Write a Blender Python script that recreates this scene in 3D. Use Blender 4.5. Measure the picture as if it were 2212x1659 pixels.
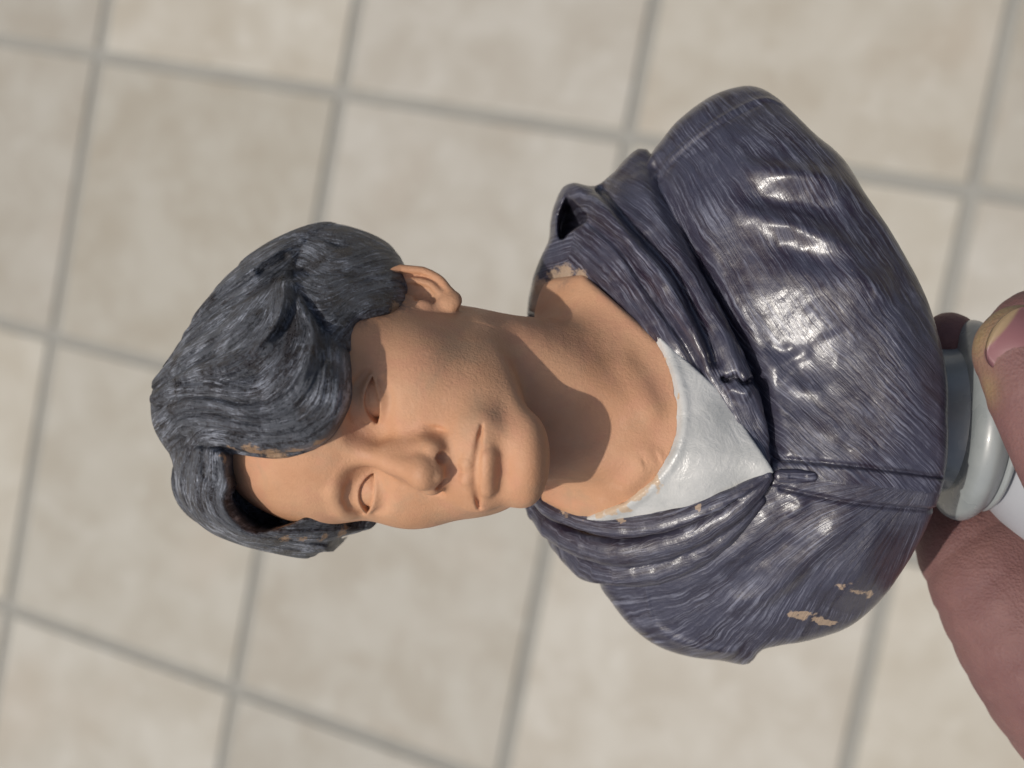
import bpy, math, random, time
import numpy as np
from mathutils import Matrix, Vector

T0 = time.time()
scene = bpy.context.scene
COL = scene.collection
for o in list(bpy.data.objects):
    bpy.data.objects.remove(o)

# ------------------------------------------------------------------ camera
TILE = 0.33                                   # floor tile pitch in metres
FPX, CX, CY = 3225.45, 1106.0, 829.5          # focal length and centre, in 1/2212 of the picture width
RF = np.array([[0.89019596, -0.18804307, 0.41495898],
               [0.20995311, 0.97768378, -0.00735674],
               [-0.40431528, 0.09367087, 0.90981038]])   # floor grid (i, j, down) -> camera (right, down, forward)
TF = np.array([-2.14035782, -2.33483705, 5.51210551])
FL = np.diag([1.0, -1.0, -1.0])               # (i, j, down) -> world
cam_pos = FL @ (-RF.T @ TF) * TILE
c_right = FL @ RF[0]
c_up = -(FL @ RF[1])
c_back = -(FL @ RF[2])
cam_data = bpy.data.cameras.new('camera')
cam = bpy.data.objects.new('camera', cam_data)
COL.objects.link(cam)
cam.matrix_world = Matrix(((c_right[0], c_up[0], c_back[0], cam_pos[0]),
                           (c_right[1], c_up[1], c_back[1], cam_pos[1]),
                           (c_right[2], c_up[2], c_back[2], cam_pos[2]),
                           (0, 0, 0, 1)))
cam_data.sensor_width = 36.0
cam_data.lens = 36.0 * FPX / 2212.0
cam_data.clip_start = 0.01
cam_data.clip_end = 60.0
cam_data.dof.use_dof = True
cam_data.dof.focus_distance = 0.302
cam_data.dof.aperture_fstop = 14.0
scene.camera = cam

# ------------------------------------------------------------------ sky and sun
SUN_CAM = np.array([-0.635, -0.22, 0.74])      # towards the sun: right, up, back of the camera
SUN_CAM /= np.linalg.norm(SUN_CAM)
sun_dir = c_right * SUN_CAM[0] + c_up * SUN_CAM[1] + c_back * SUN_CAM[2]
sun_elev = math.asin(sun_dir[2])
sun_az = math.atan2(sun_dir[0], sun_dir[1])
world = bpy.data.worlds.new('World')
scene.world = world
world.use_nodes = True
wn, wl = world.node_tree.nodes, world.node_tree.links
wn.clear()
sky = wn.new('ShaderNodeTexSky')
sky.sky_type = 'NISHITA'
sky.sun_disc = False
sky.sun_elevation = sun_elev
sky.sun_rotation = sun_az
sky.dust_density = 5.0
sky.air_density = 1.0
bg = wn.new('ShaderNodeBackground')
bg.inputs['Strength'].default_value = 0.10
wout = wn.new('ShaderNodeOutputWorld')
wl.new(sky.outputs[0], bg.inputs[0])
wl.new(bg.outputs[0], wout.inputs[0])
sun_data = bpy.data.lights.new('sun', 'SUN')
sun_data.energy = 2.65
sun_data.angle = math.radians(1.0)
sun_data.color = (1.0, 0.95, 0.87)
sun = bpy.data.objects.new('sun', sun_data)
COL.objects.link(sun)
sun.rotation_euler = Vector(sun_dir).to_track_quat('Z', 'Y').to_euler()
sun.location = (0, 0, 3)

vs = scene.view_settings
vs.view_transform = 'Standard'
vs.look = 'None'
vs.exposure = -0.27
vs.gamma = 1.0
vs.use_curve_mapping = False

# ------------------------------------------------------------------ frames
# The bust is modelled in tenths of a millimetre, in a frame of its own whose origin is
# 0.3225 m from the lens: X along the bust's axis (head at -X), Y to the figure's left, Z to the front.
UNIT = 1e-4
ORG = cam_pos - c_back * (FPX * UNIT)
# object frame: x = figure's left, y = back, z = up
AX, AY, AZ = c_up, -c_back, -c_right


def P(u, v, z=0.0):
    s = 1.0 - z / FPX
    return np.array([(u - CX) * s, (CY - v) * s, z])


def PP(rows):
    return np.array([P(*r[:3]) for r in rows])


def frame_matrix(base):
    b = ORG + (c_right * base[0] + c_up * base[1] + c_back * base[2]) * UNIT
    return Matrix(((AX[0], AY[0], AZ[0], b[0]), (AX[1], AY[1], AZ[1], b[1]),
                   (AX[2], AY[2], AZ[2], b[2]), (0, 0, 0, 1)))


def to_local(pts, base):
    q = (np.asarray(pts, float) - base) * UNIT
    return np.stack([q[:, 1], -q[:, 2], -q[:, 0]], 1)


# ------------------------------------------------------------------ numeric helpers
RNG = np.random.default_rng(7)
LAT2 = RNG.random((256, 256)).astype(np.float32)
LAT3 = RNG.random((64, 64, 64)).astype(np.float32)


def vnoise2(x, y):
    xi = np.floor(x).astype(np.int64); yi = np.floor(y).astype(np.int64)
    fx = x - xi; fy = y - yi
    fx = fx * fx * (3 - 2 * fx); fy = fy * fy * (3 - 2 * fy)
    a, b, c, d = xi & 255, (xi + 1) & 255, yi & 255, (yi + 1) & 255
    return (LAT2[a, c] * (1 - fx) + LAT2[b, c] * fx) * (1 - fy) + (LAT2[a, d] * (1 - fx) + LAT2[b, d] * fx) * fy


def fbm2(x, y, o=3):
    s, a = 0, 0.5
    for k in range(o):
        s = s + a * vnoise2(x * 2 ** k + 17.3 * k, y * 2 ** k + 5.1 * k); a *= 0.5
    return s


def vnoise3(p):
    i = np.floor(p).astype(np.int64); f = p - i
    f = f * f * (3 - 2 * f)
    r = 0
    for dx in (0, 1):
        for dy in (0, 1):
            for dz in (0, 1):
                w = (f[:, 0] if dx else 1 - f[:, 0]) * (f[:, 1] if dy else 1 - f[:, 1]) * (f[:, 2] if dz else 1 - f[:, 2])
                r = r + w * LAT3[(i[:, 0] + dx) & 63, (i[:, 1] + dy) & 63, (i[:, 2] + dz) & 63]
    return r


def smin(a, b, k):
    h = np.maximum(k - np.abs(a - b), 0) / k
    return np.minimum(a, b) - h * h * k * 0.25


def smax(a, b, k):
    h = np.maximum(k - np.abs(a - b), 0) / k
    return np.maximum(a, b) + h * h * k * 0.25


def sstep(a, b, x):
    t = np.clip((x - a) / (b - a), 0, 1)
    return t * t * (3 - 2 * t)


def ell(p, c, r, R=None):
    q = p - np.asarray(c, np.float32)
    if R is not None:
        q = q @ np.asarray(R, np.float32)          # columns of R are the axes
    r = np.asarray(r, np.float32)
    k0 = np.sqrt(((q / r) ** 2).sum(1)) + 1e-6
    k1 = np.sqrt(((q / (r * r)) ** 2).sum(1)) + 1e-9
    return k0 * (k0 - 1) / k1


def catmull(pts, n):
    pts = np.asarray(pts, float)
    m = len(pts)
    e = np.vstack([2 * pts[0] - pts[1], pts, 2 * pts[-1] - pts[-2]])
    seg = np.linalg.norm(np.diff(pts[:, :2], axis=0), axis=1) + 1e-9
    t_at = np.concatenate([[0], np.cumsum(seg)]); t_at /= t_at[-1]
    out = []
    for t in np.linspace(0, 1, n):
        i = min(np.searchsorted(t_at, t, 'right') - 1, m - 2)
        f = (t - t_at[i]) / (t_at[i + 1] - t_at[i])
        p0, p1, p2, p3 = e[i], e[i + 1], e[i + 2], e[i + 3]
        out.append(0.5 * (2 * p1 + (p2 - p0) * f + (2 * p0 - 5 * p1 + 4 * p2 - p3) * f * f + (3 * p1 - p0 - 3 * p2 + p3) * f ** 3))
    return np.array(out)


def sweep(p, path, rad, nrm=None, squash=1.0, pad=60.0):
    """signed distance to a tapered tube; squash > 1 flattens it along nrm; clipped at pad"""
    path = np.asarray(path, np.float32); rad = np.asarray(rad, np.float32)
    out = np.full(len(p), pad, np.float32)
    reach = pad * squash ** 0.5
    lo = path.min(0) - rad.max() - reach; hi = path.max(0) + rad.max() + reach
    all_ = np.nonzero(((p > lo) & (p < hi)).all(1))[0]
    if len(all_) == 0:
        return out
    pa = p[all_]
    for g in range(0, len(path) - 1, 4):
        e = min(g + 4, len(path) - 1)
        lo = path[g:e + 1].min(0) - rad[g:e + 1].max() - reach; hi = path[g:e + 1].max(0) + rad[g:e + 1].max() + reach
        sub = np.nonzero(((pa > lo) & (pa < hi)).all(1))[0]
        if len(sub) == 0:
            continue
        q = pa[sub]
        best = np.full(len(sub), 1e9, np.float32)
        for i in range(g, e):
            a, ab = path[i], path[i + 1] - path[i]
            d = q - a
            t = np.clip(d @ ab / (ab @ ab + 1e-9), 0, 1)
            c = d - t[:, None] * ab
            d2 = (c * c).sum(1)
            if nrm is not None:
                n = np.asarray(nrm, np.float32)
                n = n - ab * (n @ ab) / (ab @ ab + 1e-9)
                n /= np.linalg.norm(n) + 1e-9
                dn = c @ n
                d2 = d2 + (squash ** 2 - 1) * dn * dn
            best = np.minimum(best, np.sqrt(d2) - (rad[i] + t * (rad[i + 1] - rad[i])))
        k = all_[sub]
        out[k] = np.minimum(out[k], best / np.float32(squash ** 0.5))
    return out


def poly_dist2(X, Y, pl):
    """distance, along, signed across to an open polyline in the plane; pl may carry extra columns to interpolate"""
    pl = np.asarray(pl, float)
    best = np.full(X.shape, 1e9); al = np.zeros_like(best); ac = np.zeros_like(best)
    ex = [np.zeros_like(best) for _ in range(pl.shape[1] - 2)]
    s = 0.0
    for i in range(len(pl) - 1):
        ax, ay = pl[i, :2]; bx, by = pl[i + 1, :2] - pl[i, :2]
        L = math.hypot(bx, by) + 1e-9
        t = np.clip(((X - ax) * bx + (Y - ay) * by) / (L * L), 0, 1)
        cx, cy = X - ax - t * bx, Y - ay - t * by
        d = np.hypot(cx, cy)
        m = d < best
        best = np.where(m, d, best)
        al = np.where(m, s + t * L, al)
        ac = np.where(m, (bx * cy - by * cx) / L, ac)
        for k in range(len(ex)):
            ex[k] = np.where(m, pl[i, 2 + k] + t * (pl[i + 1, 2 + k] - pl[i, 2 + k]), ex[k])
        s += L
    return (best, al, ac) + tuple(ex)


def poly_sdf2(X, Y, poly):
    """signed distance to a closed polygon, negative inside"""
    poly = np.asarray(poly, float)
    best = np.full(X.shape, 1e9); inside = np.zeros(X.shape, bool)
    n = len(poly)
    for i in range(n):
        ax, ay = poly[i, :2]; cx, cy = poly[(i + 1) % n, :2]
        bx, by = cx - ax, cy - ay
        t = np.clip(((X - ax) * bx + (Y - ay) * by) / (bx * bx + by * by + 1e-9), 0, 1)
        best = np.minimum(best, np.hypot(X - ax - t * bx, Y - ay - t * by))
        with np.errstate(divide='ignore', invalid='ignore'):
            hit = ((ay > Y) != (cy > Y)) & (X < (cx - ax) * (Y - ay) / (cy - ay + 1e-12) + ax)
        inside ^= hit
    return np.where(inside, -best, best)


class TPS:
    def __init__(self, pts, vals, lam=0.0):
        self.p = np.asarray(pts, float) / 500.0
        n = len(self.p)
        K = self._k(self.p, self.p) + lam * np.eye(n)
        A = np.zeros((n + 3, n + 3)); A[:n, :n] = K; A[:n, n] = 1; A[:n, n + 1:] = self.p; A[n:, :n] = A[:n, n:].T
        self.w = np.linalg.solve(A, np.concatenate([np.asarray(vals, float), np.zeros(3)]))

    def _k(self, a, b):
        d2 = ((a[:, None, :] - b[None]) ** 2).sum(2)
        return 0.5 * d2 * np.log(d2 + 1e-12)

    def __call__(self, x, y):
        sh = np.shape(x)
        q = np.stack([np.ravel(x), np.ravel(y)], 1) / 500.0
        out = np.empty(len(q))
        for s in range(0, len(q), 20000):
            b = q[s:s + 20000]
            out[s:s + 20000] = self._k(b, self.p) @ self.w[:-3] + self.w[-3] + b @ self.w[-2:]
        return out.reshape(sh)


class Relief:
    """a front surface Z(X, Y) through control points, held on a raster so folds can be carved into it"""
    def __init__(self, ctrl, lam=0.001, step=3.0, margin=60):
        ctrl = np.asarray(ctrl, float)
        self.uv = TPS(ctrl[:, :2], ctrl[:, 2], lam)
        c = PP(ctrl)
        xy = TPS(c[:, :2], c[:, 2], lam)
        self.lo = c[:, :2].min(0) - margin; hi = c[:, :2].max(0) + margin
        self.step = step
        n = np.ceil((hi - self.lo) / step).astype(int) + 1
        gx = self.lo[0] + np.arange(n[0]) * step; gy = self.lo[1] + np.arange(n[1]) * step
        self.X, self.Y = np.meshgrid(gx, gy, indexing='ij')
        self.H = xy(self.X, self.Y)

    def line(self, pts, n=28):
        """picture-plane way-points (u, v, extras) -> smooth plane polyline (X, Y, extras)"""
        pts = np.asarray(pts, float)
        pts = catmull(pts, n) if len(pts) > 2 else pts
        z = self.uv(pts[:, 0], pts[:, 1])
        q = np.array([P(a[0], a[1], zz)[:2] for a, zz in zip(pts, z)])
        return np.hstack([q, pts[:, 2:]])

    def ridge(self, pts, amp, width, n=24, fade=0.25):
        pl = self.line(pts, n)
        d, al, ac = poly_dist2(self.X, self.Y, pl)[:3]
        L = np.linalg.norm(np.diff(pl[:, :2], axis=0), axis=1).sum()
        t = al / L
        env = sstep(0, fade, t) * sstep(0, fade, 1 - t) if fade > 0 else 1
        self.H = self.H + amp * np.exp(-(d / width) ** 2) * env

    def sample(self, M, x, y):
        fx = np.clip((x - self.lo[0]) / self.step, 0, M.shape[0] - 1.001); fy = np.clip((y - self.lo[1]) / self.step, 0, M.shape[1] - 1.001)
        i = fx.astype(np.int64); j = fy.astype(np.int64); a = (fx - i).astype(np.float32); b = (fy - j).astype(np.float32)
        M = M.astype(np.float32)
        return (M[i, j] * (1 - a) + M[i + 1, j] * a) * (1 - b) + (M[i, j + 1] * (1 - a) + M[i + 1, j + 1] * a) * b

    def finish(self):
        g0, g1 = np.gradient(self.H, self.step)
        self.inv = 1 / np.sqrt(1 + np.minimum(g0 ** 2 + g1 ** 2, 16))

    def front(self, p):
        h = self.sample(self.H, p[:, 0], p[:, 1]); n = self.sample(self.inv, p[:, 0], p[:, 1])
        return (p[:, 2] - h) * n


def surface(f, lo, hi, step, project=1):
    """naive surface nets over the zero level of f, evaluated only near the surface"""
    lo = np.asarray(lo, float); hi = np.asarray(hi, float)
    B = 8
    nb = np.ceil((hi - lo) / (step * B)).astype(int)
    n = nb * B + 1
    bc = np.stack(np.meshgrid(*[np.arange(k) for k in nb], indexing='ij'), -1).reshape(-1, 3)
    cen = (lo + (bc + 0.5) * B * step).astype(np.float32)
    fc = f(cen)
    act = np.abs(fc) < B * step * 0.5 * 1.75 * 1.35
    G = np.empty(tuple(n), np.float32)
    big = np.where(fc > 0, 1e3, -1e3).reshape(tuple(nb))
    G[:-1, :-1, :-1] = np.repeat(np.repeat(np.repeat(big, B, 0), B, 1), B, 2)
    G[-1] = 1e3; G[:, -1] = 1e3; G[:, :, -1] = 1e3
    off = np.stack(np.meshgrid(*[np.arange(B + 1)] * 3, indexing='ij'), -1).reshape(-1, 3)
    ids = bc[act]
    mask = np.zeros(tuple(n), bool)
    for s in range(0, len(ids), 600):
        g = (ids[s:s + 600, None, :] * B + off[None]).reshape(-1, 3)
        mask[g[:, 0], g[:, 1], g[:, 2]] = True
    gi = np.stack(np.nonzero(mask), 1)
    for s in range(0, len(gi), 400000):
        g = gi[s:s + 400000]
        G[g[:, 0], g[:, 1], g[:, 2]] = f((lo + g * step).astype(np.float32))
    # closed box
    for ax in range(3):
        sl = [slice(None)] * 3
        sl[ax] = 0; G[tuple(sl)] = np.maximum(G[tuple(sl)], 1.0)
        sl[ax] = -1; G[tuple(sl)] = np.maximum(G[tuple(sl)], 1.0)
    S = G < 0
    cs = S[:-1, :-1, :-1].astype(np.int8)
    cnt = np.zeros(tuple(n - 1), np.int8)
    for dx in (0, 1):
        for dy in (0, 1):
            for dz in (0, 1):
                cnt += S[dx:n[0] - 1 + dx, dy:n[1] - 1 + dy, dz:n[2] - 1 + dz]
    cell = (cnt > 0) & (cnt < 8)
    ci = np.stack(np.nonzero(cell), 1)
    vid = np.full(tuple(n - 1), -1, np.int32)
    vid[ci[:, 0], ci[:, 1], ci[:, 2]] = np.arange(len(ci))
    corner = np.array([[a, b, c] for a in (0, 1) for b in (0, 1) for c in (0, 1)])
    val = np.stack([G[ci[:, 0] + c[0], ci[:, 1] + c[1], ci[:, 2] + c[2]] for c in corner], 1)
    acc = np.zeros((len(ci), 3)); m = np.zeros(len(ci))
    for a in range(8):
        for b in range(a + 1, 8):
            if np.abs(corner[a] - corner[b]).sum() == 1:
                va, vb = val[:, a], val[:, b]
                x = (va < 0) != (vb < 0)
                t = np.where(x, va / np.where(x, va - vb, 1), 0)
                t = np.clip(t, 0, 1)
                acc += np.where(x[:, None], corner[a] + t[:, None] * (corner[b] - corner[a]), 0); m += x
    V = lo + (ci + acc / np.maximum(m, 1)[:, None]) * step
    F = []
    for ax in range(3):
        o1, o2 = [(1, 2), (2, 0), (0, 1)][ax]
        s0 = [slice(1, -1)] * 3; s1 = [slice(1, -1)] * 3
        s0[ax] = slice(0, -1); s1[ax] = slice(1, None)
        A, Bv = S[tuple(s0)], S[tuple(s1)]
        e = np.stack(np.nonzero(A != Bv), 1)
        if not len(e):
            continue
        ins = A[e[:, 0], e[:, 1], e[:, 2]]
        g = e + 1; g[:, ax] -= 1
        def cellv(d1, d2):
            k = g.copy(); k[:, o1] -= d1; k[:, o2] -= d2
            return vid[k[:, 0], k[:, 1], k[:, 2]]
        q = np.stack([cellv(1, 1), cellv(0, 1), cellv(0, 0), cellv(1, 0)], 1)
        q[~ins] = q[~ins][:, ::-1]
        F.append(q)
    F = np.concatenate(F)
    F = F[(F >= 0).all(1)]
    h = step * 0.6
    for _ in range(project):
        Vf = V.astype(np.float32)
        v0 = f(Vf)
        gr = np.stack([f(Vf + np.float32(h) * np.eye(3, dtype=np.float32)[k]) - v0 for k in range(3)], 1) / h
        g2 = np.maximum((gr ** 2).sum(1), 0.15)
        V = V - np.clip(v0 / g2, -step * 0.7, step * 0.7)[:, None] * gr
    return V, F


def vert_normals(V, F):
    a = V[F[:, 2]] - V[F[:, 0]]; b = V[F[:, 3]] - V[F[:, 1]]
    n = np.cross(a, b)
    N = np.zeros_like(V)
    for k in range(4):
        np.add.at(N, F[:, k], n)
    return N / (np.linalg.norm(N, axis=1, keepdims=True) + 1e-12)


def drop_islands(V, F, keep=400):
    """remove specks that are not joined to a main shell"""
    lab = np.arange(len(V))
    for _ in range(200):
        m = lab[F].min(1)
        new = lab.copy()
        for k in range(4):
            np.minimum.at(new, F[:, k], m)
        new = new[new]
        if (new == lab).all():
            break
        lab = new
    c = np.bincount(lab, minlength=len(V))
    ok = c[lab] >= keep
    F = F[ok[F].all(1)]
    used = np.unique(F)
    mp = np.full(len(V), -1); mp[used] = np.arange(len(used))
    return V[used], mp[F]


def mesh_object(name, verts, faces, mat, parent=None, attrs=None, smooth=True):
    me = bpy.data.meshes.new(name)
    verts = np.asarray(verts, np.float32)
    if isinstance(faces, np.ndarray):
        k = faces.shape[1]
        me.vertices.add(len(verts)); me.vertices.foreach_set('co', verts.ravel())
        me.loops.add(faces.size); me.loops.foreach_set('vertex_index', faces.astype(np.int32).ravel())
        me.polygons.add(len(faces))
        me.polygons.foreach_set('loop_start', np.arange(0, faces.size, k, dtype=np.int32))
        me.update(calc_edges=True)
    else:
        me.from_pydata([tuple(v) for v in verts], [], faces)
    if smooth:
        me.polygons.foreach_set('use_smooth', np.ones(len(me.polygons), bool))
    for k, (typ, data) in (attrs or {}).items():
        at = me.attributes.new(k, typ, 'POINT')
        at.data.foreach_set('value' if typ == 'FLOAT' else 'vector', np.asarray(data, np.float32).ravel())
    me.materials.append(mat)
    me.validate()
    me.update()
    o = bpy.data.objects.new(name, me)
    COL.objects.link(o)
    if parent is not None:
        o.parent = parent
    return o


def tag(o, label=None, cat=None, group=None, kind=None):
    for k, v in (('label', label), ('category', cat), ('group', group), ('kind', kind)):
        if v:
            o[k] = v
    return o


# ------------------------------------------------------------------ materials
class Mat:
    def __init__(self, name):
        self.m = bpy.data.materials.new(name)
        self.m.use_nodes = True
        self.nt = self.m.node_tree
        self.nt.nodes.clear()
        self.out = self.n('ShaderNodeOutputMaterial')
        self.b = self.n('ShaderNodeBsdfPrincipled')
        self.l(self.b.outputs[0], self.out.inputs[0])

    def n(self, t, **kw):
        x = self.nt.nodes.new(t)
        for k, v in kw.items():
            setattr(x, k, v)
        return x

    def l(self, a, b):
        self.nt.links.new(a, b)

    def val(self, sock, v):
        if hasattr(v, 'is_linked') or isinstance(v, bpy.types.NodeSocket):
            self.l(v, sock)
        elif v is not None:
            if sock.type == 'RGBA' and len(v) == 3:
                v = (*v, 1)
            sock.default_value = v

    def coord(self, kind='Object'):
        return self.n('ShaderNodeTexCoord').outputs[kind]

    def attr(self, name, out='Vector'):
        return self.n('ShaderNodeAttribute', attribute_name=name).outputs[out]

    def mapping(self, v, scale=(1, 1, 1), loc=(0, 0, 0), rot=(0, 0, 0)):
        x = self.n('ShaderNodeMapping')
        self.l(v, x.inputs[0]); x.inputs['Scale'].default_value = scale
        x.inputs['Location'].default_value = loc; x.inputs['Rotation'].default_value = rot
        return x.outputs[0]

    def noise(self, v, scale, detail=3, rough=0.55, dist=0.0, out=0):
        x = self.n('ShaderNodeTexNoise')
        self.l(v, x.inputs['Vector'])
        x.inputs['Scale'].default_value = scale; x.inputs['Detail'].default_value = detail
        x.inputs['Roughness'].default_value = rough; x.inputs['Distortion'].default_value = dist
        return x.outputs[out]

    def voronoi(self, v, scale, out=0):
        x = self.n('ShaderNodeTexVoronoi')
        self.l(v, x.inputs['Vector']); x.inputs['Scale'].default_value = scale
        return x.outputs[out]

    def ramp(self, f, a, b, lo=0.0, hi=1.0):
        x = self.n('ShaderNodeMapRange', interpolation_type='SMOOTHSTEP')
        self.l(f, x.inputs[0])
        for i, k in enumerate((a, b, lo, hi)):
            x.inputs[1 + i].default_value = k
        return x.outputs[0]

    def math(self, op, a, b=None):
        x = self.n('ShaderNodeMath', operation=op)
        self.val(x.inputs[0], a)
        if b is not None:
            self.val(x.inputs[1], b)
        return x.outputs[0]

    def mix(self, f, a, b):
        x = self.n('ShaderNodeMix', data_type='RGBA')
        self.val(x.inputs[0], f); self.val(x.inputs[6], a); self.val(x.inputs[7], b)
        return x.outputs[2]

    def bump(self, h, strength, dist, prev=None):
        x = self.n('ShaderNodeBump')
        self.l(h, x.inputs['Height']); x.inputs['Strength'].default_value = strength
        x.inputs['Distance'].default_value = dist
        if prev is not None:
            self.l(prev, x.inputs['Normal'])
        return x.outputs[0]

    def done(self, color=None, rough=None, normal=None, spec=None, coat=None, coat_n=None, **kw):
        self.val(self.b.inputs['Base Color'], color)
        self.val(self.b.inputs['Roughness'], rough)
        if normal is not None:
            self.l(normal, self.b.inputs['Normal'])
        if spec is not None:
            self.val(self.b.inputs['Specular IOR Level'], spec)
        if coat is not None:
            self.val(self.b.inputs['Coat Weight'], coat)
            if coat_n is not None or normal is not None:
                self.l(coat_n or normal, self.b.inputs['Coat Normal'])
        for k, v in kw.items():
            self.val(self.b.inputs[k.replace('_', ' ')], v)
        return self.m


def mat_skin_paint():
    m = Mat('flesh_paint')
    c = m.coord()
    big = m.noise(c, 55, 3)
    mid = m.noise(c, 260, 3, 0.6)
    col = m.mix(m.ramp(big, 0.35, 0.65), (0.555, 0.290, 0.160), (0.625, 0.350, 0.202))
    col = m.mix(m.ramp(m.noise(c, 110, 4, 0.6, 0.5), 0.46, 0.66, 0, 0.55), col, (0.58, 0.285, 0.175))
    col = m.mix(m.ramp(m.noise(m.mapping(c, (1, 1, 1), (2.3, 0, 0)), 75, 4, 0.65, 0.5), 0.50, 0.70, 0, 0.55), col, (0.47, 0.30, 0.185))
    col = m.mix(m.ramp(mid, 0.60, 0.78, 0, 0.3), col, (0.68, 0.42, 0.28))
    col = m.mix(m.math('MULTIPLY', m.attr('splat', 'Fac'), m.ramp(m.noise(c, 900, 4, 0.7), 0.40, 0.56)), col, (0.055, 0.06, 0.075))
    fine = m.noise(c, 1500, 4, 0.65)
    pits = m.ramp(m.voronoi(c, 420), 0.02, 0.07, 0.0, 1.0)
    n = m.bump(m.noise(c, 420, 3, 0.6), 0.13, 0.0008)
    n = m.bump(fine, 0.30, 0.0006, n)
    n = m.bump(pits, 0.2, 0.0004, n)
    return m.done(col, m.ramp(mid, 0.3, 0.7, 0.50, 0.66), n, spec=0.35)


def mat_hair():
    m = Mat('brushed_hair_paint')
    c = m.coord(); fl = m.attr('flow')
    st = m.noise(m.mapping(fl, (0.010, 0.13, 0.03)), 1.0, 5, 0.72)
    st2 = m.noise(m.mapping(fl, (0.02, 0.32, 0.03), (3, 7, 0)), 1.0, 4, 0.7)
    blot = m.noise(c, 150, 4, 0.65)
    grain = m.noise(c, 1300, 4, 0.75)
    base = m.mix(m.ramp(m.noise(c, 90, 2), 0.4, 0.6), (0.020, 0.022, 0.030), (0.030, 0.024, 0.026))
    mid = m.mix(m.ramp(blot, 0.35, 0.7), (0.106, 0.114, 0.131), (0.168, 0.178, 0.202))
    f = m.math('ADD', m.math('MULTIPLY', st, 0.55), m.math('MULTIPLY', grain, 0.45))
    col = m.mix(m.ramp(f, 0.42, 0.54), base, mid)
    f2 = m.math('ADD', m.math('MULTIPLY', st2, 0.6), m.math('MULTIPLY', blot, 0.4))
    col = m.mix(m.ramp(f2, 0.515, 0.62, 0, 0.95), col, (0.36, 0.385, 0.44))
    bare = m.ramp(m.math('ADD', m.math('MULTIPLY', m.noise(c, 130, 3, 0.6), 0.6), m.math('MULTIPLY', st, 0.4)), 0.545, 0.60)
    col = m.mix(m.math('MULTIPLY', bare, 0.8), col, (0.022, 0.016, 0.016))
    sp = m.ramp(m.math('ADD', m.attr('splat', 'Fac'), m.math('MULTIPLY', m.math('SUBTRACT', m.noise(c, 800, 7, 0.8), 0.5), 2.0)), 0.46, 0.66, 0, 0.9)
    col = m.mix(sp, col, m.mix(grain, (0.30, 0.20, 0.12), (0.56, 0.36, 0.22)))
    n = m.bump(st2, 0.75, 0.0012)
    n = m.bump(grain, 0.6, 0.0008, n)
    return m.done(col, m.math('SUBTRACT', m.ramp(f, 0.36, 0.58, 0.30, 0.55), m.math('MULTIPLY', bare, 0.18)), n, spec=0.45)


def mat_jacket(name='brushed_jacket_paint'):
    m = Mat(name)
    c = m.coord(); fl = m.attr('flow')
    wv = m.n('ShaderNodeVectorMath', operation='ADD')
    m.l(fl, wv.inputs[0]); m.l(m.mapping(m.noise(c, 70, 3, out=1), (26, 26, 0), (-13, -13, 0)), wv.inputs[1])
    fl = wv.outputs[0]
    st = m.noise(m.mapping(fl, (0.005, 0.065, 0.0)), 1.0, 5, 0.7)
    st2 = m.noise(m.mapping(fl, (0.008, 0.22, 0.0), (5, 2, 0)), 1.0, 3, 0.7)
    area = m.noise(c, 42, 3, 0.6)
    grain = m.noise(c, 900, 4, 0.7)
    patch = m.ramp(m.noise(c, 75, 4, 0.6, 0.8), 0.36, 0.62, 0.12, 1.0)
    base = m.mix(m.ramp(area, 0.40, 0.62), (0.022, 0.013, 0.026), (0.027, 0.023, 0.036))
    f = m.math('ADD', m.math('MULTIPLY', st, 0.62), m.math('MULTIPLY', area, 0.38))
    col = m.mix(m.ramp(f, 0.42, 0.56), base, (0.050, 0.048, 0.073))
    g = m.math('ADD', m.math('MULTIPLY', st2, 0.86), m.math('MULTIPLY', grain, 0.14))
    col = m.mix(m.math('MULTIPLY', m.ramp(g, 0.46, 0.66, 0, 0.85), patch), col, (0.215, 0.222, 0.280))
    sp = m.ramp(m.math('ADD', m.attr('splat', 'Fac'), m.math('MULTIPLY', m.math('SUBTRACT', m.noise(c, 800, 7, 0.8), 0.5), 2.2)), 0.32, 0.66, 0, 0.85)
    col = m.mix(sp, col, m.mix(grain, (0.34, 0.25, 0.17), (0.58, 0.42, 0.29)))
    n = m.bump(st2, 0.38, 0.0007)
    n = m.bump(st, 0.32, 0.0011, n)
    n = m.bump(grain, 0.2, 0.0005, n)
    return m.done(col, m.ramp(g, 0.35, 0.66, 0.34, 0.5), n, spec=0.5, coat=m.ramp(patch, 0.2, 0.9, 1.0, 0.6), coat_n=m.bump(grain, 0.13, 0.0005, m.bump(st2, 0.16, 0.0006)), Coat_Roughness=0.21)


def mat_white_paint():
    m = Mat('pearl_white_paint')
    c = m.coord()
    a = m.noise(c, 120, 4, 0.6); fine = m.noise(c, 600, 4, 0.6, 1.0)
    col = m.mix(m.ramp(a, 0.3, 0.7), (0.46, 0.465, 0.445), (0.57, 0.57, 0.545))
    sp = m.ramp(m.math('ADD', m.attr('splat', 'Fac'), m.math('MULTIPLY', m.math('SUBTRACT', m.noise(c, 330, 4, 0.7), 0.5), 1.2)), 0.35, 0.62, 0, 0.85)
    col = m.mix(sp, col, (0.55, 0.40, 0.26))
    return m.done(col, 0.27, m.bump(m.noise(c, 200, 4, 0.6, 1.5), 0.3, 0.0012, m.bump(fine, 0.18, 0.0006)), spec=0.5)


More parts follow.
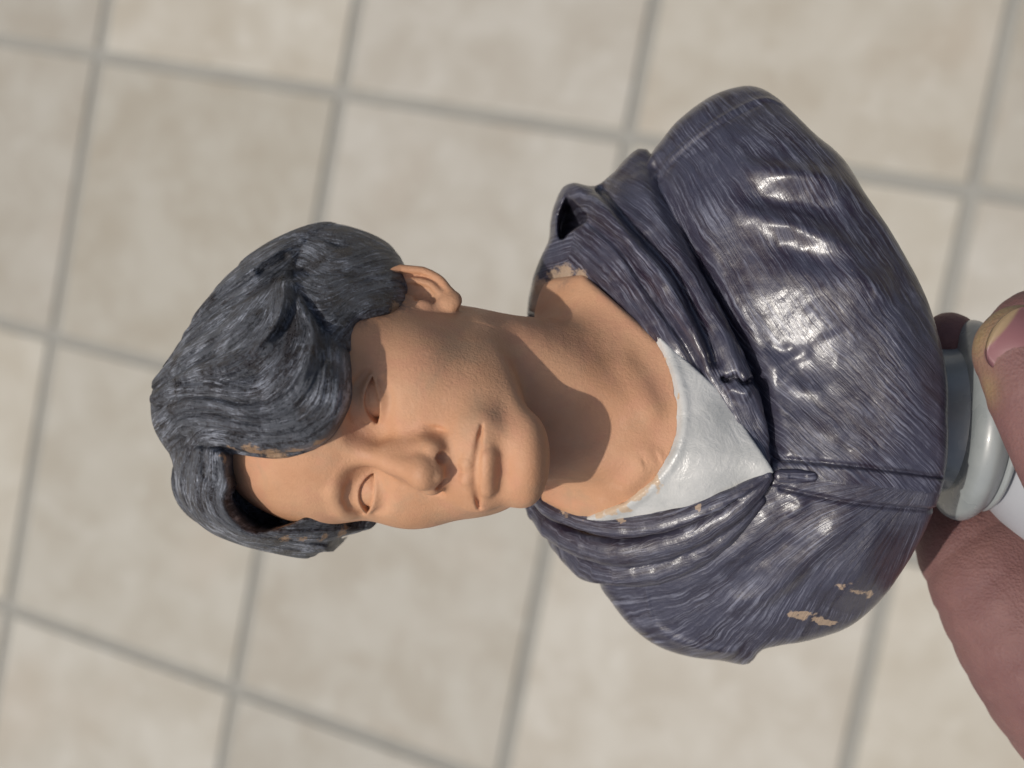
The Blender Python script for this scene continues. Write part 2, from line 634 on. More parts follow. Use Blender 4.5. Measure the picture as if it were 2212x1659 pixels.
def mat_glaze():
    m = Mat('pale_grey_glaze')
    c = m.coord()
    a = m.noise(c, 60, 4, 0.6)
    sp = m.ramp(m.noise(c, 420, 3, 0.6), 0.66, 0.74)
    col = m.mix(m.ramp(a, 0.3, 0.7), (0.235, 0.26, 0.265), (0.32, 0.345, 0.345))
    col = m.mix(m.math('MULTIPLY', sp, 0.4), col, (0.25, 0.27, 0.27))
    return m.done(col, m.ramp(a, 0.3, 0.7, 0.2, 0.34), m.bump(m.noise(c, 500, 3), 0.1, 0.0004), spec=0.5, coat=0.25)


def mat_white_ceramic():
    m = Mat('white_ceramic')
    c = m.coord()
    a = m.noise(c, 70, 3)
    return m.done(m.mix(a, (0.37, 0.385, 0.415), (0.44, 0.455, 0.485)), 0.38, m.bump(m.noise(c, 700, 3), 0.08, 0.0003), spec=0.5)


def mat_hand():
    m = Mat('hand_skin')
    c = m.coord()
    a = m.noise(c, 45, 3); b = m.noise(c, 210, 4, 0.6)
    col = m.mix(m.ramp(a, 0.35, 0.65), (0.180, 0.088, 0.085), (0.220, 0.116, 0.106))
    col = m.mix(m.ramp(b, 0.5, 0.75, 0, 0.35), col, (0.27, 0.15, 0.135))
    col = m.mix(m.math('MULTIPLY', m.attr('splat', 'Fac'), 0.85), col, (0.34, 0.24, 0.12))
    lines = m.voronoi(c, 1500)
    crease = m.noise(m.mapping(c, (1500, 260, 500), rot=(0, 0.5, 0.3)), 1.0, 4, 0.65)
    n = m.bump(lines, 0.35, 0.0004)
    n = m.bump(crease, 0.18, 0.0005, n)
    n = m.bump(m.noise(m.mapping(c, (420, 70, 150), rot=(0.2, 0.7, 0.4)), 1.0, 5, 0.7), 0.25, 0.0014, n)
    m.b.inputs['Subsurface Radius'].default_value = (0.004, 0.0015, 0.0008)
    m.b.inputs['Subsurface Scale'].default_value = 0.6
    return m.done(col, 0.62, n, spec=0.3, Subsurface_Weight=0.2)


def mat_nail():
    m = Mat('fingernail')
    c = m.coord()
    col = m.mix(m.ramp(m.attr('splat', 'Fac'), 0.3, 0.7), (0.245, 0.112, 0.115), (0.36, 0.255, 0.145))
    col = m.mix(m.ramp(m.noise(c, 260, 3), 0.55, 0.75, 0, 0.5), col, (0.36, 0.20, 0.205))
    return m.done(col, 0.36, m.bump(m.noise(m.mapping(c, (1500, 150, 200)), 1.0, 2), 0.1, 0.0002), spec=0.45, coat=0.2)


def mat_tile():
    m = Mat('stone_look_tile')
    geo = m.n('ShaderNodeNewGeometry').outputs['Position']
    rnd = m.n('ShaderNodeObjectInfo').outputs['Random']
    off = m.n('ShaderNodeVectorMath', operation='ADD')
    cmb = m.n('ShaderNodeCombineXYZ')
    r7 = m.math('MULTIPLY', rnd, 37.0)
    m.l(r7, cmb.inputs[0]); m.l(m.math('MULTIPLY', rnd, 91.0), cmb.inputs[1])
    m.l(geo, off.inputs[0]); m.l(cmb.outputs[0], off.inputs[1])
    p = off.outputs[0]
    a = m.noise(p, 13, 6, 0.62, 0.3); b = m.noise(p, 34, 5, 0.62, 0.2); d = m.noise(p, 5, 2)
    col = m.mix(m.ramp(a, 0.30, 0.70), (0.378, 0.346, 0.282), (0.452, 0.430, 0.370))
    col = m.mix(m.ramp(b, 0.52, 0.72, 0, 0.5), col, (0.50, 0.485, 0.43))
    col = m.mix(m.ramp(d, 0.55, 0.75, 0, 0.32), col, (0.41, 0.345, 0.27))
    col = m.mix(m.ramp(m.noise(p, 40, 3), 0.58, 0.75, 0, 0.35), col, (0.36, 0.32, 0.25))
    hs = m.n('ShaderNodeHueSaturation')
    m.l(col, hs.inputs['Color']); m.l(m.ramp(rnd, 0, 1, 0.88, 1.07), hs.inputs['Value'])
    m.l(m.ramp(m.math('FRACT', m.math('MULTIPLY', rnd, 7.3)), 0, 1, 0.4965, 0.5025), hs.inputs['Hue'])
    m.l(m.ramp(m.math('FRACT', m.math('MULTIPLY', rnd, 13.7)), 0, 1, 0.92, 1.10), hs.inputs['Saturation'])
    return m.done(hs.outputs[0], 0.55, m.bump(m.noise(p, 120, 4), 0.15, 0.002), spec=0.35)


def mat_grout():
    m = Mat('grey_grout')
    c = m.n('ShaderNodeNewGeometry').outputs['Position']
    a = m.noise(c, 12, 4)
    return m.done(m.mix(a, (0.270, 0.264, 0.236), (0.355, 0.348, 0.312)), 0.9, m.bump(m.noise(c, 300, 3), 0.3, 0.002), spec=0.2)


SKIN, HAIR, JACKET, WHITE = mat_skin_paint(), mat_hair(), mat_jacket(), mat_white_paint()
GLAZE, CERAMIC, HANDM, NAIL = mat_glaze(), mat_white_ceramic(), mat_hand(), mat_nail()
TILEM, GROUT = mat_tile(), mat_grout()

# ------------------------------------------------------------------ floor
GW = 0.013                                   # joint width
s = 4.0
floor = mesh_object('floor', [(-s, -s, -0.004), (s + 2, -s, -0.004), (s + 2, s, -0.004), (-s, s, -0.004)], [(0, 1, 2, 3)], GROUT, smooth=False)
tag(floor, kind='structure')


def tile_mesh():
    h, t, e = (TILE - GW) / 2, 0.009, 0.0022
    V, F = [], []
    rings = [(h, -t), (h, -e), (h - e * 0.3, -e * 0.3), (h - e, 0.0)]
    for r, z in rings:
        V += [(-r, -r, z), (r, -r, z), (r, r, z), (-r, r, z)]
    for k in range(3):
        for i in range(4):
            j = (i + 1) % 4
            F.append((k * 4 + i, k * 4 + j, k * 4 + 4 + j, k * 4 + 4 + i))
    F.append((12, 13, 14, 15))
    me = bpy.data.meshes.new('tile'); me.from_pydata(V, [], F); me.materials.append(TILEM); me.update()
    return me


tm = tile_mesh()
random.seed(3)
for i in range(-5, 10):
    for j in range(-5, 9):
        o = bpy.data.objects.new('tile', tm)
        COL.objects.link(o)
        o.parent = floor
        o.location = ((i + 0.5) * TILE + random.uniform(-.0008, .0008), -(j + 0.5) * TILE + random.uniform(-.0008, .0008), random.uniform(-.0004, .0004))
        o.rotation_euler.z = random.choice((0, 1, 2, 3)) * math.pi / 2 + random.uniform(-.002, .002)
print('setup', round(time.time() - T0, 1))

# ------------------------------------------------------------------ bust
BASE = P(2420, 940, -20)
bust = bpy.data.objects.new('painted_bust', None)
COL.objects.link(bust)
bust.matrix_world = frame_matrix(BASE)
bust.empty_display_size = 0.02
tag(bust, 'hand-painted bust of a young man in a dark hooded jacket, held sideways above the tiles', 'bust')
STEP_SKIN = 3.7
# ---- head, neck and chest in flesh paint (millimetres of a life-size head, scaled)
HS = 3.1933
HR = np.array([[0.033029619857822975, -0.13280140556284137, -0.9905921617358869],
               [0.9236796080261496, -0.37450508945350275, 0.08100567690015083],
               [0.3817394738937479, 0.9176653663803185, -0.11029618949613328]])   # columns: left, forward, up
HT = np.array([-254.7, -38.3, 60.0])


def h2c(q):
    return np.asarray(q, float) @ HR.T * HS + HT


def c2h(p):
    return ((p - HT.astype(np.float32)) @ HR.astype(np.float32)) / np.float32(HS)


def table(rows, lo, hi, sm=3.0):
    rows = np.array(sorted(rows)); z = np.arange(lo, hi, 0.5)
    v = np.interp(z, rows[:, 0], rows[:, 1])
    k = np.exp(-0.5 * (np.arange(-40, 41) * 0.5 / sm) ** 2); k /= k.sum()
    v = np.convolve(np.pad(v, 40, mode='edge'), k, 'valid')
    return lambda x: np.interp(x, z, v).astype(np.float32)


W_ = table([(-125, 24), (-116, 31), (-106, 41), (-95, 50), (-80, 57.5), (-62, 62.5), (-40, 66), (-15, 69), (10, 70.5), (35, 76), (60, 78), (85, 72), (105, 58), (130, 40)], -140, 140, 5)
YF = table([(-125, 74), (-116, 82), (-108, 88), (-98, 86), (-90, 83.5), (-75, 87), (-58, 88), (-40, 86), (-20, 83.5), (-6, 82), (8, 85.5), (18, 88), (35, 88), (55, 84.5), (75, 77), (92, 66), (108, 48), (120, 25)], -140, 140, 4)


def face_sdf(h):
    x, y, z = h[:, 0], h[:, 1], h[:, 2]
    z = np.where(z < -38, -38 + (z + 38) * np.float32(1.085), z)      # a short lower face
    z = z - 3.8 * sstep(4, 26, -x) * np.exp(-((z - 2) / 34) ** 2).astype(np.float32)      # one eye sits a little higher
    h = np.stack([x, y, z], 1).astype(np.float32)
    ax = np.abs(x)
    g = np.stack([ax, y, z], 1)
    w, yf = W_(z), YF(z)
    yc = 8.0
    n = 2.25
    b = np.where(y > yc, yf - yc, 42.0)
    q = ((ax / w) ** n + (np.abs(y - yc) / b) ** n) ** (1 / n)
    d = (q - 1) * np.minimum(w, b) * 0.85
    jaw = -((z + 117) - (84 - y) * 0.50) / 1.118
    d = smax(d, jaw, 16)
    d = smax(d, z - 114, 24)
    d = smin(d, ell(h, (0, -8, 38), (79, 96, 84)), 14)
    # cheekbones, muscle of the jaw, brow
    d = smin(d, ell(g, (37, 45, -24), (22, 22, 19)), 24)
    d = smin(d, sweep(g, [(9, 80, 9), (26, 81.5, 14), (44, 72, 14), (50, 66, 11)], [5, 5.6, 4.2, 3], pad=30), 8)
    # eye sockets
    d = smax(d, -ell(g, (31, 94, -4), (23, 20.5, 13.5)), 10)
    d = smax(d, -ell(g, (15.5, 91, -5), (8, 13, 12)), 10)
    # nose
    d = smin(d, sweep(h, [(0, 79.5, 4), (0, 88, -14), (0, 96, -29), (0, 101, -40)], [5.2, 5.6, 7.2, 8.6], pad=40), 9)
    d = smin(d, sweep(g, [(3, 84, -20), (8, 88, -38)], [6, 8], pad=40), 9)
    d = smin(d, ell(h, (0, 101.5, -41.5), (10, 9.5, 8.5)), 6)
    d = smin(d, ell(g, (12.8, 89.5, -45.0), (6.4, 9.6, 7.2)), 4.5)
    d = smin(d, ell(h, (0, 94, -48.0), (12.5, 10.5, 6.4)), 5)
    d = smin(d, ell(h, (0, 98, -50.6), (3.8, 8.5, 4.4)), 3)
    d = smax(d, -ell(g, (8.8, 97.0, -53.6), (3.9, 5.4, 6.6)), 1.8)
    d = smax(d, -ell(g, (20.6, 88, -46), (1.8, 7, 7.5)), 4)                # crease beside the wing
    # mouth
    d = smin(d, ell(h, (0, 80, -74), (30, 13, 19)), 14)
    d = smax(d, -sweep(h, [(0, 97.5, -57), (0, 97.5, -66)], [2.6, 3.0], pad=30), 4)
    d = smin(d, sweep(g, [(0, 91.6, -69.6), (5, 92.0, -68.6), (13, 89.2, -70.8), (23, 82.5, -74.4)], [5.6, 5.9, 4.9, 1.6], pad=30), 2.0)
    d = smin(d, sweep(g, [(0, 91.4, -82), (9, 90.2, -81.4), (17, 86.2, -79.4), (23, 81.6, -76.4)], [8.8, 8.2, 5.4, 1.5], pad=30), 2.0)
    d = smax(d, -sweep(g, [(0, 99.5, -75.6), (7, 98.6, -75.0), (15, 94.2, -75.2), (23.5, 88.2, -75.4), (27, 87.0, -76.0)], [2.1, 2.1, 1.9, 1.6, 0.9], pad=30), 2.4)
    d = smax(d, -ell(h, (0, 99, -94), (20, 9.5, 5)), 9)
    d = smin(d, ell(h, (0, 72, -106), (25, 16, 12)), 18)
    # smile fold, faint
    # eyes: lids cut open over the eyeball
    ex, ez = ax - 31.5, z + 4.5 - (ax - 31.5) * 0.11
    lid = ell(g, (31.5, 63.2, -4.5), (17.2, 15.8, 13.8))
    d = smin(d, lid, 3.5)
    d = smax(d, -sweep(g, [(18, 80.5, 0), (25, 81.0, 7.0), (33, 80.4, 9.0), (41, 75.5, 7.4), (48.5, 68.5, 1)], [0.3, 0.8, 0.9, 0.8, 0.3], pad=30), 5)
    d = smax(d, -sweep(g, [(20, 82.5, -11), (29, 82.8, -14.2), (40, 77.5, -12.8), (46, 72, -8)], [0.8, 1.2, 1.1, 0.7], pad=30), 4)
    t2 = np.clip(1 - (ex / 15.2) ** 2, 0, 1)
    up = 5.6 * t2 ** 0.95 * (1 - 0.012 * ex); dn = -3.9 * t2 ** 1.1
    hole = np.maximum(np.maximum(ez - up, dn - ez), np.abs(ex) - 15.2) * 0.85
    hole = np.maximum(hole, 66 - y)
    d = smax(d, -hole, 1.2)
    d = smin(d, ell(g, (31.2, 62.3, -4.5), (13.4, 12.9, 13.2)), 0.8)
    # ears
    d = smin(d, ear_sdf(g), 3.5)
    return d


EN = np.array([0.80, 0.56, 0.0]); EN /= np.linalg.norm(EN)          # ear plate normal
EZ = np.array([0.30, -0.12, 0.93]); EZ -= EN * (EZ @ EN); EZ /= np.linalg.norm(EZ)       # along the ear, leaning out at the top
EE = np.cross(EN, EZ); EE = -EE if EE[1] > 0 else EE               # across the ear, outwards and back
EC = np.array([74.0, -11.0, -17.0])


def EP(e, zz, n=0.0):
    return EC + EE * e + EZ * zz + EN * n


def ear_sdf(g):
    far = np.full(len(g), 30, np.float32)
    idx = np.nonzero(((g > EC - 48) & (g < EC + 48)).all(1))[0]
    if not len(idx):
        return far
    q = g[idx]
    RE = np.stack([EE, EZ, EN], 1)
    q = (EC + (q - EC) / 0.86).astype(np.float32)
    d = ell(q, EP(0, 0, -1), (17, 29, 5.5), RE)
    d = smin(d, ell(q, EP(-8, 0, -8), (12, 24, 12), RE), 6)
    d = smax(d, -ell(q, EP(1, 2, 6.5), (12.5, 21, 6.5), RE), 3)
    d = smax(d, -ell(q, EP(-5, -5, 3.5), (8, 9, 8), RE), 3)
    hel = [EP(-9, 4, 1.5), EP(-11, 14, 3), EP(-5, 25, 4), EP(5, 28, 4), EP(14, 21, 4), EP(17, 8, 4), EP(15, -8, 3.5), EP(8, -20, 3)]
    d = smin(d, sweep(q, catmull(hel, 18), np.interp(np.linspace(0, 1, 18), [0, .3, 1], [2.2, 3.4, 3.0]), pad=30), 2.0)
    ant = [EP(2, 19, 0), EP(7, 10, 2.2), EP(8.5, -3, 2.6), EP(4, -14, 2)]
    d = smin(d, sweep(q, catmull(ant, 10), np.full(10, 2.8), pad=30), 2.5)
    d = smin(d, ell(q, EP(-12, -8, 3), (4.5, 6, 4), RE), 3)
    d = smin(d, ell(q, EP(1, -25, 1.5), (8.5, 8.5, 5), RE), 4)
    far[idx] = d * 0.86
    return far


# neckline skin: relief of throat hollow and upper chest
CHEST = [(1180, 640, -60), (1250, 640, 20), (1300, 700, 95), (1370, 760, 140), (1430, 800, 172), (1315, 930, 176), (1440, 900, 202), (1400, 1040, 180),
         (1300, 1080, 132), (1215, 1060, 80), (1550, 1000, 226), (1650, 1020, 236), (1370, 1110, 130), (1500, 1080, 198), (1520, 880, 210), (1280, 1140, 60),
         (1600, 900, 200), (1620, 1080, 190)]
chest = Relief(CHEST, 0.0005, 4.0, 120)
for a in ([(1330, 760), (1390, 850), (1425, 930)], [(1330, 1075), (1385, 1020), (1425, 960)]):
    chest.ridge(a, 13, 24)
chest.ridge([(1385, 1000), (1425, 985)], -6, 14, fade=0.1)
chest.finish()
CHEST_OUT = PP([(1150, 600, -40), (1260, 590, 0), (1420, 735, 150), (1560, 880, 200), (1660, 1020, 235), (1500, 1105, 190), (1370, 1135, 120), (1250, 1125, 60), (1170, 1080, 0)])[:, :2]
chest_sd = poly_sdf2(chest.X, chest.Y, CHEST_OUT)
CREW_N = (fbm2(chest.X / 22.0, chest.Y / 22.0, 3) - 0.44) * 13
CREW = chest.line([(1395, 690), (1440, 790), (1462, 880), (1452, 960), (1410, 1030), (1340, 1085), (1240, 1125)], 40)
crew_d, _, crew_side = poly_dist2(chest.X, chest.Y, CREW)[:3]
_sg = np.where(crew_side > 0, -crew_d, crew_d)
shirt_cut = _sg if chest.sample(_sg, *[np.array([k]) for k in P(1550, 1000, 226)[:2]])[0] < 0 else -_sg
shirt_cut = shirt_cut + CREW_N
neck_a, neck_b = h2c((0, -14, -50)), P(1420, 880, 40)
_n = catmull(np.array([[*neck_a, 172], [*P(1040, 850, 62), 168], [*P(1190, 856, 48), 164], [*P(1330, 870, 15), 158], [*P(1420, 880, -20), 150]]), 16)
NECK, NECKR = _n[:, :3], _n[:, 3]


def skin_sdf(p):
    d = face_sdf(c2h(p)) * np.float32(HS)
    nk = sweep(p, NECK, NECKR, pad=160)
    for a, b, r in (((960, 690, 40), (1360, 880, 165), 34), ((1010, 1030, 40), (1360, 985, 165), 34)):
        nk = smin(nk, sweep(p, PP([a, ((a[0] + b[0]) / 2, (a[1] + b[1]) / 2 - 4, 150), b]), [r, r * 0.9, r * 0.7], pad=120), 60)
    ch = chest.front(p)
    o = chest.sample(chest_sd, p[:, 0], p[:, 1])
    ch = np.where(chest.sample(shirt_cut, p[:, 0], p[:, 1]) < -5, ch + 26, ch)
    ch = smax(ch, o, 20)
    ch = smax(ch, -(p[:, 2] + 90), 20)
    d = smin(d, nk, 34)
    return smin(d, ch, 55)


def skin_only(p):
    return skin_sdf(p)


t = time.time()
V, F = surface(skin_sdf, (-700, -420, -190), (640, 330, 480), STEP_SKIN, project=1)
V, F = drop_islands(V, F)
print('skin', len(V), round(time.time() - t, 1))
# dark paint strayed over temple and nape
sp = np.zeros(len(V), np.float32)


def near(V, u, v, z, r):
    return np.exp(-(((V - P(u, v, z)) / r) ** 2).sum(1)).astype(np.float32)


for a in ((820, 682, 200, 30), (780, 700, 230, 26), (855, 672, 170, 26), (1205, 600, -20, 20)):
    sp = np.maximum(sp, near(V, *a))
head = mesh_object('head', to_local(V, BASE), F, SKIN, bust, {'splat': ('FLOAT', sp)})
# ---- hair: a swept-over mass carved into locks, a hollow curl on the other side, cropped back
HAIRC = [(710, 473, -30), (640, 490, -20), (560, 530, -5), (490, 590, 5), (430, 665, 15), (370, 760, 30), (325, 820, 45), (313, 880, 60), (335, 955, 80), (790, 495, -20), (840, 530, 0),
         (600, 650, 190), (650, 600, 135), (700, 545, 95), (780, 550, 100), (850, 610, 168), (800, 620, 180), (760, 650, 220), (850, 670, 200), (800, 690, 246), (720, 720, 310), (745, 760, 360), (735, 800, 400),
         (738, 880, 412), (690, 945, 405), (620, 970, 382), (540, 970, 342), (480, 965, 290), (430, 965, 225), (400, 900, 190), (450, 850, 250), (550, 850, 325), (650, 850, 400),
         (600, 750, 285), (500, 740, 210), (420, 780, 150), (370, 850, 125), (560, 600, 110)]
hair = Relief(HAIRC, 0.002, 2.5, 60)
HOUT = [(856, 545), (876, 596), (876, 640), (852, 678), (800, 690), (770, 700), (757, 740), (752, 800), (748, 868), (724, 925), (690, 962), (640, 985), (590, 994), (540, 990), (490, 984),
        (440, 990), (400, 996), (362, 990), (334, 955), (316, 912), (314, 858), (327, 815), (370, 758), (430, 664), (490, 588), (560, 529), (640, 489), (710, 473), (788, 494), (830, 515)]
hout = hair.line(HOUT + [HOUT[0]], 160)[:-1]
hair_sd = poly_sdf2(hair.X, hair.Y, hout)


def r3(rows, hw):
    k = np.interp(np.linspace(0, 1, len(rows)), np.linspace(0, 1, len(hw)), hw)
    return [(296.2 + a * 0.3307, 449.9 + b * 0.3307, w) for (a, b), w in zip(rows, k)]


LOCKS = [  # way-points, half-width, height
    (r3([(330, 1560), (420, 1470), (560, 1470), (720, 1510), (900, 1520), (1080, 1490), (1220, 1410), (1300, 1290), (1320, 1130), (1320, 980)], [10, 22, 26, 24, 22, 24, 26, 28, 26, 16]), 22, 0),
    (r3([(190, 1480), (300, 1390), (480, 1380), (700, 1420), (900, 1430), (1080, 1380), (1190, 1280), (1230, 1150), (1240, 1000), (1220, 850)], [14, 26, 26, 28, 28, 28, 28, 26, 24, 12]), 26, 4),
    (r3([(150, 1380), (300, 1290), (480, 1280), (680, 1330), (860, 1340), (1010, 1270), (1110, 1150), (1160, 1000), (1165, 860), (1130, 730)], [14, 22, 22, 24, 26, 28, 28, 26, 22, 10]), 27, 14),
    (r3([(110, 1250), (250, 1190), (450, 1170), (640, 1200), (800, 1200), (930, 1110), (1030, 980), (1090, 830), (1080, 700), (1010, 560)], [14, 22, 24, 28, 30, 30, 28, 24, 20, 8]), 25, 12),
    (r3([(240, 1140), (420, 1090), (600, 1050), (740, 980), (850, 880), (930, 760), (970, 620), (960, 500), (985, 430)], [10, 22, 28, 34, 34, 32, 28, 18, 6]), 30, 22),
    (r3([(100, 1150), (240, 1050), (400, 950), (560, 860), (700, 760), (800, 640), (870, 540), (930, 460)], [12, 26, 30, 32, 30, 26, 20, 8]), 25, 6),
    (r3([(110, 1080), (230, 920), (380, 790), (540, 680), (700, 580), (840, 480), (960, 380), (1040, 290)], [12, 26, 30, 32, 32, 30, 24, 10]), 22, 0),
    (r3([(150, 980), (280, 800), (430, 640), (600, 500), (770, 390), (930, 290), (1060, 220)], [10, 24, 30, 32, 32, 28, 14]), 22, 4),
    (r3([(260, 780), (400, 580), (560, 430), (740, 300), (920, 200), (1100, 130), (1240, 90)], [10, 20, 26, 28, 28, 26, 14]), 18, 0),
    (r3([(480, 450), (640, 310), (820, 190), (1000, 120), (1200, 75)], [8, 16, 20, 20, 12]), 12, 0),
    (r3([(1000, 250), (1120, 260), (1260, 340), (1400, 330), (1560, 280), (1680, 290)], [14, 24, 26, 26, 24, 16]), 9, 0),
    (r3([(1010, 330), (1130, 370), (1270, 420), (1420, 390), (1560, 350), (1660, 330)], [12, 24, 26, 24, 20, 14]), 9, 0),
    (r3([(1040, 420), (1140, 480), (1250, 510), (1360, 460), (1480, 410), (1620, 380)], [10, 22, 26, 24, 20, 14]), 9, 0),
    (r3([(1100, 560), (1190, 620), (1280, 600), (1380, 530), (1500, 470), (1640, 440)], [10, 20, 24, 24, 22, 16]), 9, 0),
    (r3([(1190, 720), (1270, 740), (1350, 680), (1440, 600), (1560, 560), (1680, 540)], [8, 18, 22, 24, 22, 16]), 8, 0),
    (r3([(1280, 860), (1330, 800), (1400, 720), (1500, 650), (1600, 620), (1700, 600)], [8, 14, 20, 22, 20, 14]), 7, 0),
    (r3([(1080, 170), (1250, 150), (1420, 180), (1560, 240), (1680, 300)], [14, 22, 22, 20, 14]), 9, 0),
]
add = np.zeros_like(hair.H)
bestd = np.full(hair.H.shape, 9.0); f_al = np.zeros_like(hair.H); f_ac = np.zeros_like(hair.H)
for i, (pts, amp, lift) in enumerate(LOCKS):
    pl = hair.line(pts, 40)
    d, al, ac, hw = poly_dist2(hair.X, hair.Y, pl)
    wob = 1 + 0.22 * (fbm2(al / 60 + 9 * i, ac / 30 + 3 * i, 2) - 0.4)
    q = d / (hw * 1.30 * wob)
    prof = np.where(q < 1, np.sqrt(np.clip(1 - q * q, 0, 1)), 0)
    amp, lift = amp * 1.45, lift * 1.5
    k = amp * np.clip(hw / 24, 0.3, 1.2)
    gro = (vnoise2(ac / 5.2 + 40 * i, al / 170.0 + i) - 0.5) * min(0.30 * amp, 6.0) + (vnoise2(ac / 2.6 + 11 * i, al / 90.0) - 0.5) * min(0.12 * amp, 2.4)
    h = (k + lift) * prof + gro * np.clip(prof * 1.4, 0, 1) + np.clip(ac / np.maximum(hw, 4), -1, 1) * amp * 0.22 * (prof > 0)
    m = (h > add) & (q < 1)
    add = np.where(m, h, add)
    near_ = q < bestd
    f_al = np.where(near_, al + 331 * i, f_al); f_ac = np.where(near_, ac + 97 * i, f_ac)
    bestd = np.minimum(q, bestd)
hair.H = hair.H + add - 16
# never thinner than a skin of paint over the scalp
gx = np.arange(hair.X[0, 0], hair.X[-1, 0], 14.0); gy = np.arange(hair.Y[0, 0], hair.Y[0, -1], 14.0)
QX, QY = np.meshgrid(gx, gy, indexing='ij')
scalp = np.full(QX.shape, -400.0)
for zz in np.arange(-100, 420, 10.0):
    d = face_sdf(c2h(np.stack([QX.ravel(), QY.ravel(), np.full(QX.size, zz)], 1).astype(np.float32))).reshape(QX.shape) * HS
    scalp = np.where(d < 10, np.maximum(scalp, zz + np.clip(10 - d, 0, 10)), scalp)
for _ in range(2):
    pdd = np.pad(scalp, 1, mode='edge')
    scalp = (pdd[:-2, 1:-1] + pdd[2:, 1:-1] + pdd[1:-1, :-2] + pdd[1:-1, 2:] + 2 * scalp) / 6
fx = np.clip((hair.X - gx[0]) / 14.0, 0, len(gx) - 1.001); fy = np.clip((hair.Y - gy[0]) / 14.0, 0, len(gy) - 1.001)
i_, j_ = fx.astype(int), fy.astype(int); a_, b_ = fx - i_, fy - j_
scalp = (scalp[i_, j_] * (1 - a_) + scalp[np.minimum(i_ + 1, len(gx) - 1), j_] * a_) * (1 - b_) + (scalp[i_, np.minimum(j_ + 1, len(gy) - 1)] * (1 - a_) + scalp[np.minimum(i_ + 1, len(gx) - 1), np.minimum(j_ + 1, len(gy) - 1)] * a_) * b_
hair.H = smax(hair.H, scalp + 7 + 0.8 * np.minimum(add, 16), 26)
def r3p(rows):
    return [(296.2 + a * 0.3307, 449.9 + b * 0.3307) for a, b in rows]


for rim, out_ in (([(985, 430), (1000, 520), (990, 640), (945, 770), (860, 880), (760, 960)], [(1030, 470), (1045, 560), (1035, 660), (985, 790), (900, 900)]),
                  ([(1040, 560), (1110, 680), (1165, 780), (1172, 900), (1125, 1080), (1050, 1180)], [(1080, 560), (1160, 690), (1212, 790), (1220, 910), (1170, 1080)]),
                  ([(1000, 260), (900, 320), (780, 400), (640, 500)], [(1010, 300), (900, 370), (780, 450)])):
    hair.ridge(r3p(rim), 15, 7, fade=0.15)
    hair.ridge(r3p(out_), -20, 9, fade=0.2)
for g_ in ([(170, 1440), (330, 1345), (520, 1335), (720, 1385), (930, 1390)], [(180, 1340), (330, 1240), (520, 1232), (700, 1270), (850, 1275)], [(360, 1500), (520, 1440), (720, 1475), (930, 1485), (1120, 1440)], [(300, 1000), (480, 900), (640, 800), (760, 690)], [(250, 880), (420, 740), (620, 600), (800, 500)]):
    hair.ridge(r3p(g_), -13, 5, fade=0.25)
# sunken dark groove beside the parting
hair.ridge([(385, 832), (440, 818), (505, 806)], -16, 12)
hair.finish()

# the hollow curl on the figure's right
CURLC = [(470, 985, 305), (430, 985, 240), (385, 1000, 130), (368, 1010, 70), (485, 1035, 275), (435, 1040, 235), (395, 1062, 130), (376, 1050, 60), (484, 1080, 268), (452, 1092, 218), (424, 1122, 130), (398, 1105, 60),
         (502, 1118, 250), (480, 1148, 155), (455, 1157, 60), (545, 1148, 222), (540, 1178, 115), (522, 1186, 50), (602, 1160, 178), (620, 1190, 95), (652, 1208, 40), (662, 1165, 145), (710, 1168, 108), (705, 1190, 75), (790, 1141, 62), (740, 1150, 95)]
curl = Relief(CURLC, 0.002, 2.5, 50)
COUT = [(362, 985), (368, 1010), (373, 1040), (389, 1090), (418, 1128), (468, 1162), (540, 1188), (600, 1201), (650, 1210), (672, 1207), (692, 1196), (717, 1196), (713, 1180), (738, 1162), (800, 1142), (760, 1140), (720, 1124), (664, 1118), (622, 1136),
        (560, 1151), (522, 1139), (496, 1113), (484, 1082), (492, 1052), (486, 1022), (482, 985), (450, 968), (400, 966)]
curl_sd = poly_sdf2(curl.X, curl.Y, curl.line(COUT + [COUT[0]], 140)[:-1])
cadd = np.zeros_like(curl.H); c_al = np.zeros_like(curl.H); c_ac = np.zeros_like(curl.H); cb = np.full(curl.H.shape, 9.0)
for i, (pts, amp) in enumerate((
        ([(476, 984, 10), (482, 1030, 13), (474, 1076, 13), (492, 1118, 13), (540, 1146, 12), (604, 1160, 11), (690, 1160, 12), (770, 1146, 8)], 12),
        ([(452, 978, 12), (452, 1030, 18), (448, 1080, 18), (472, 1124, 17), (530, 1160, 14), (610, 1174, 13), (706, 1188, 8)], 16),
        ([(425, 978, 12), (418, 1030, 20), (420, 1084, 20), (452, 1134, 18), (530, 1173, 14), (620, 1190, 12), (690, 1194, 6)], 15),
        ([(398, 978, 12), (388, 1030, 18), (396, 1080, 18), (430, 1128, 16), (500, 1170, 12), (600, 1196, 10), (660, 1206, 6)], 12))):
    d, al, ac, hw = poly_dist2(curl.X, curl.Y, curl.line(pts, 36))
    q = d / (hw * 1.3)
    prof = np.sqrt(np.clip(1 - q * q, 0, 1))
    h = amp * prof + (vnoise2(ac / 4.6 + 30 * i, al / 110.0 + i) - 0.5) * 6 * np.clip(prof * 1.5, 0, 1)
    cadd = np.where((h > cadd) & (q < 1), h, cadd)
    m = q < cb
    c_al = np.where(m, al + 900 + 331 * i, c_al); c_ac = np.where(m, ac + 900 + 97 * i, c_ac); cb = np.minimum(cb, q)
curl.H = curl.H + cadd - 8
curl.ridge([(448, 1000), (440, 1022), (452, 1040)], -22, 9)
curl.finish()
SIDE = PP([(630, 1105, 70), (700, 1122, 60), (760, 1124, 45), (805, 1126, 30)])
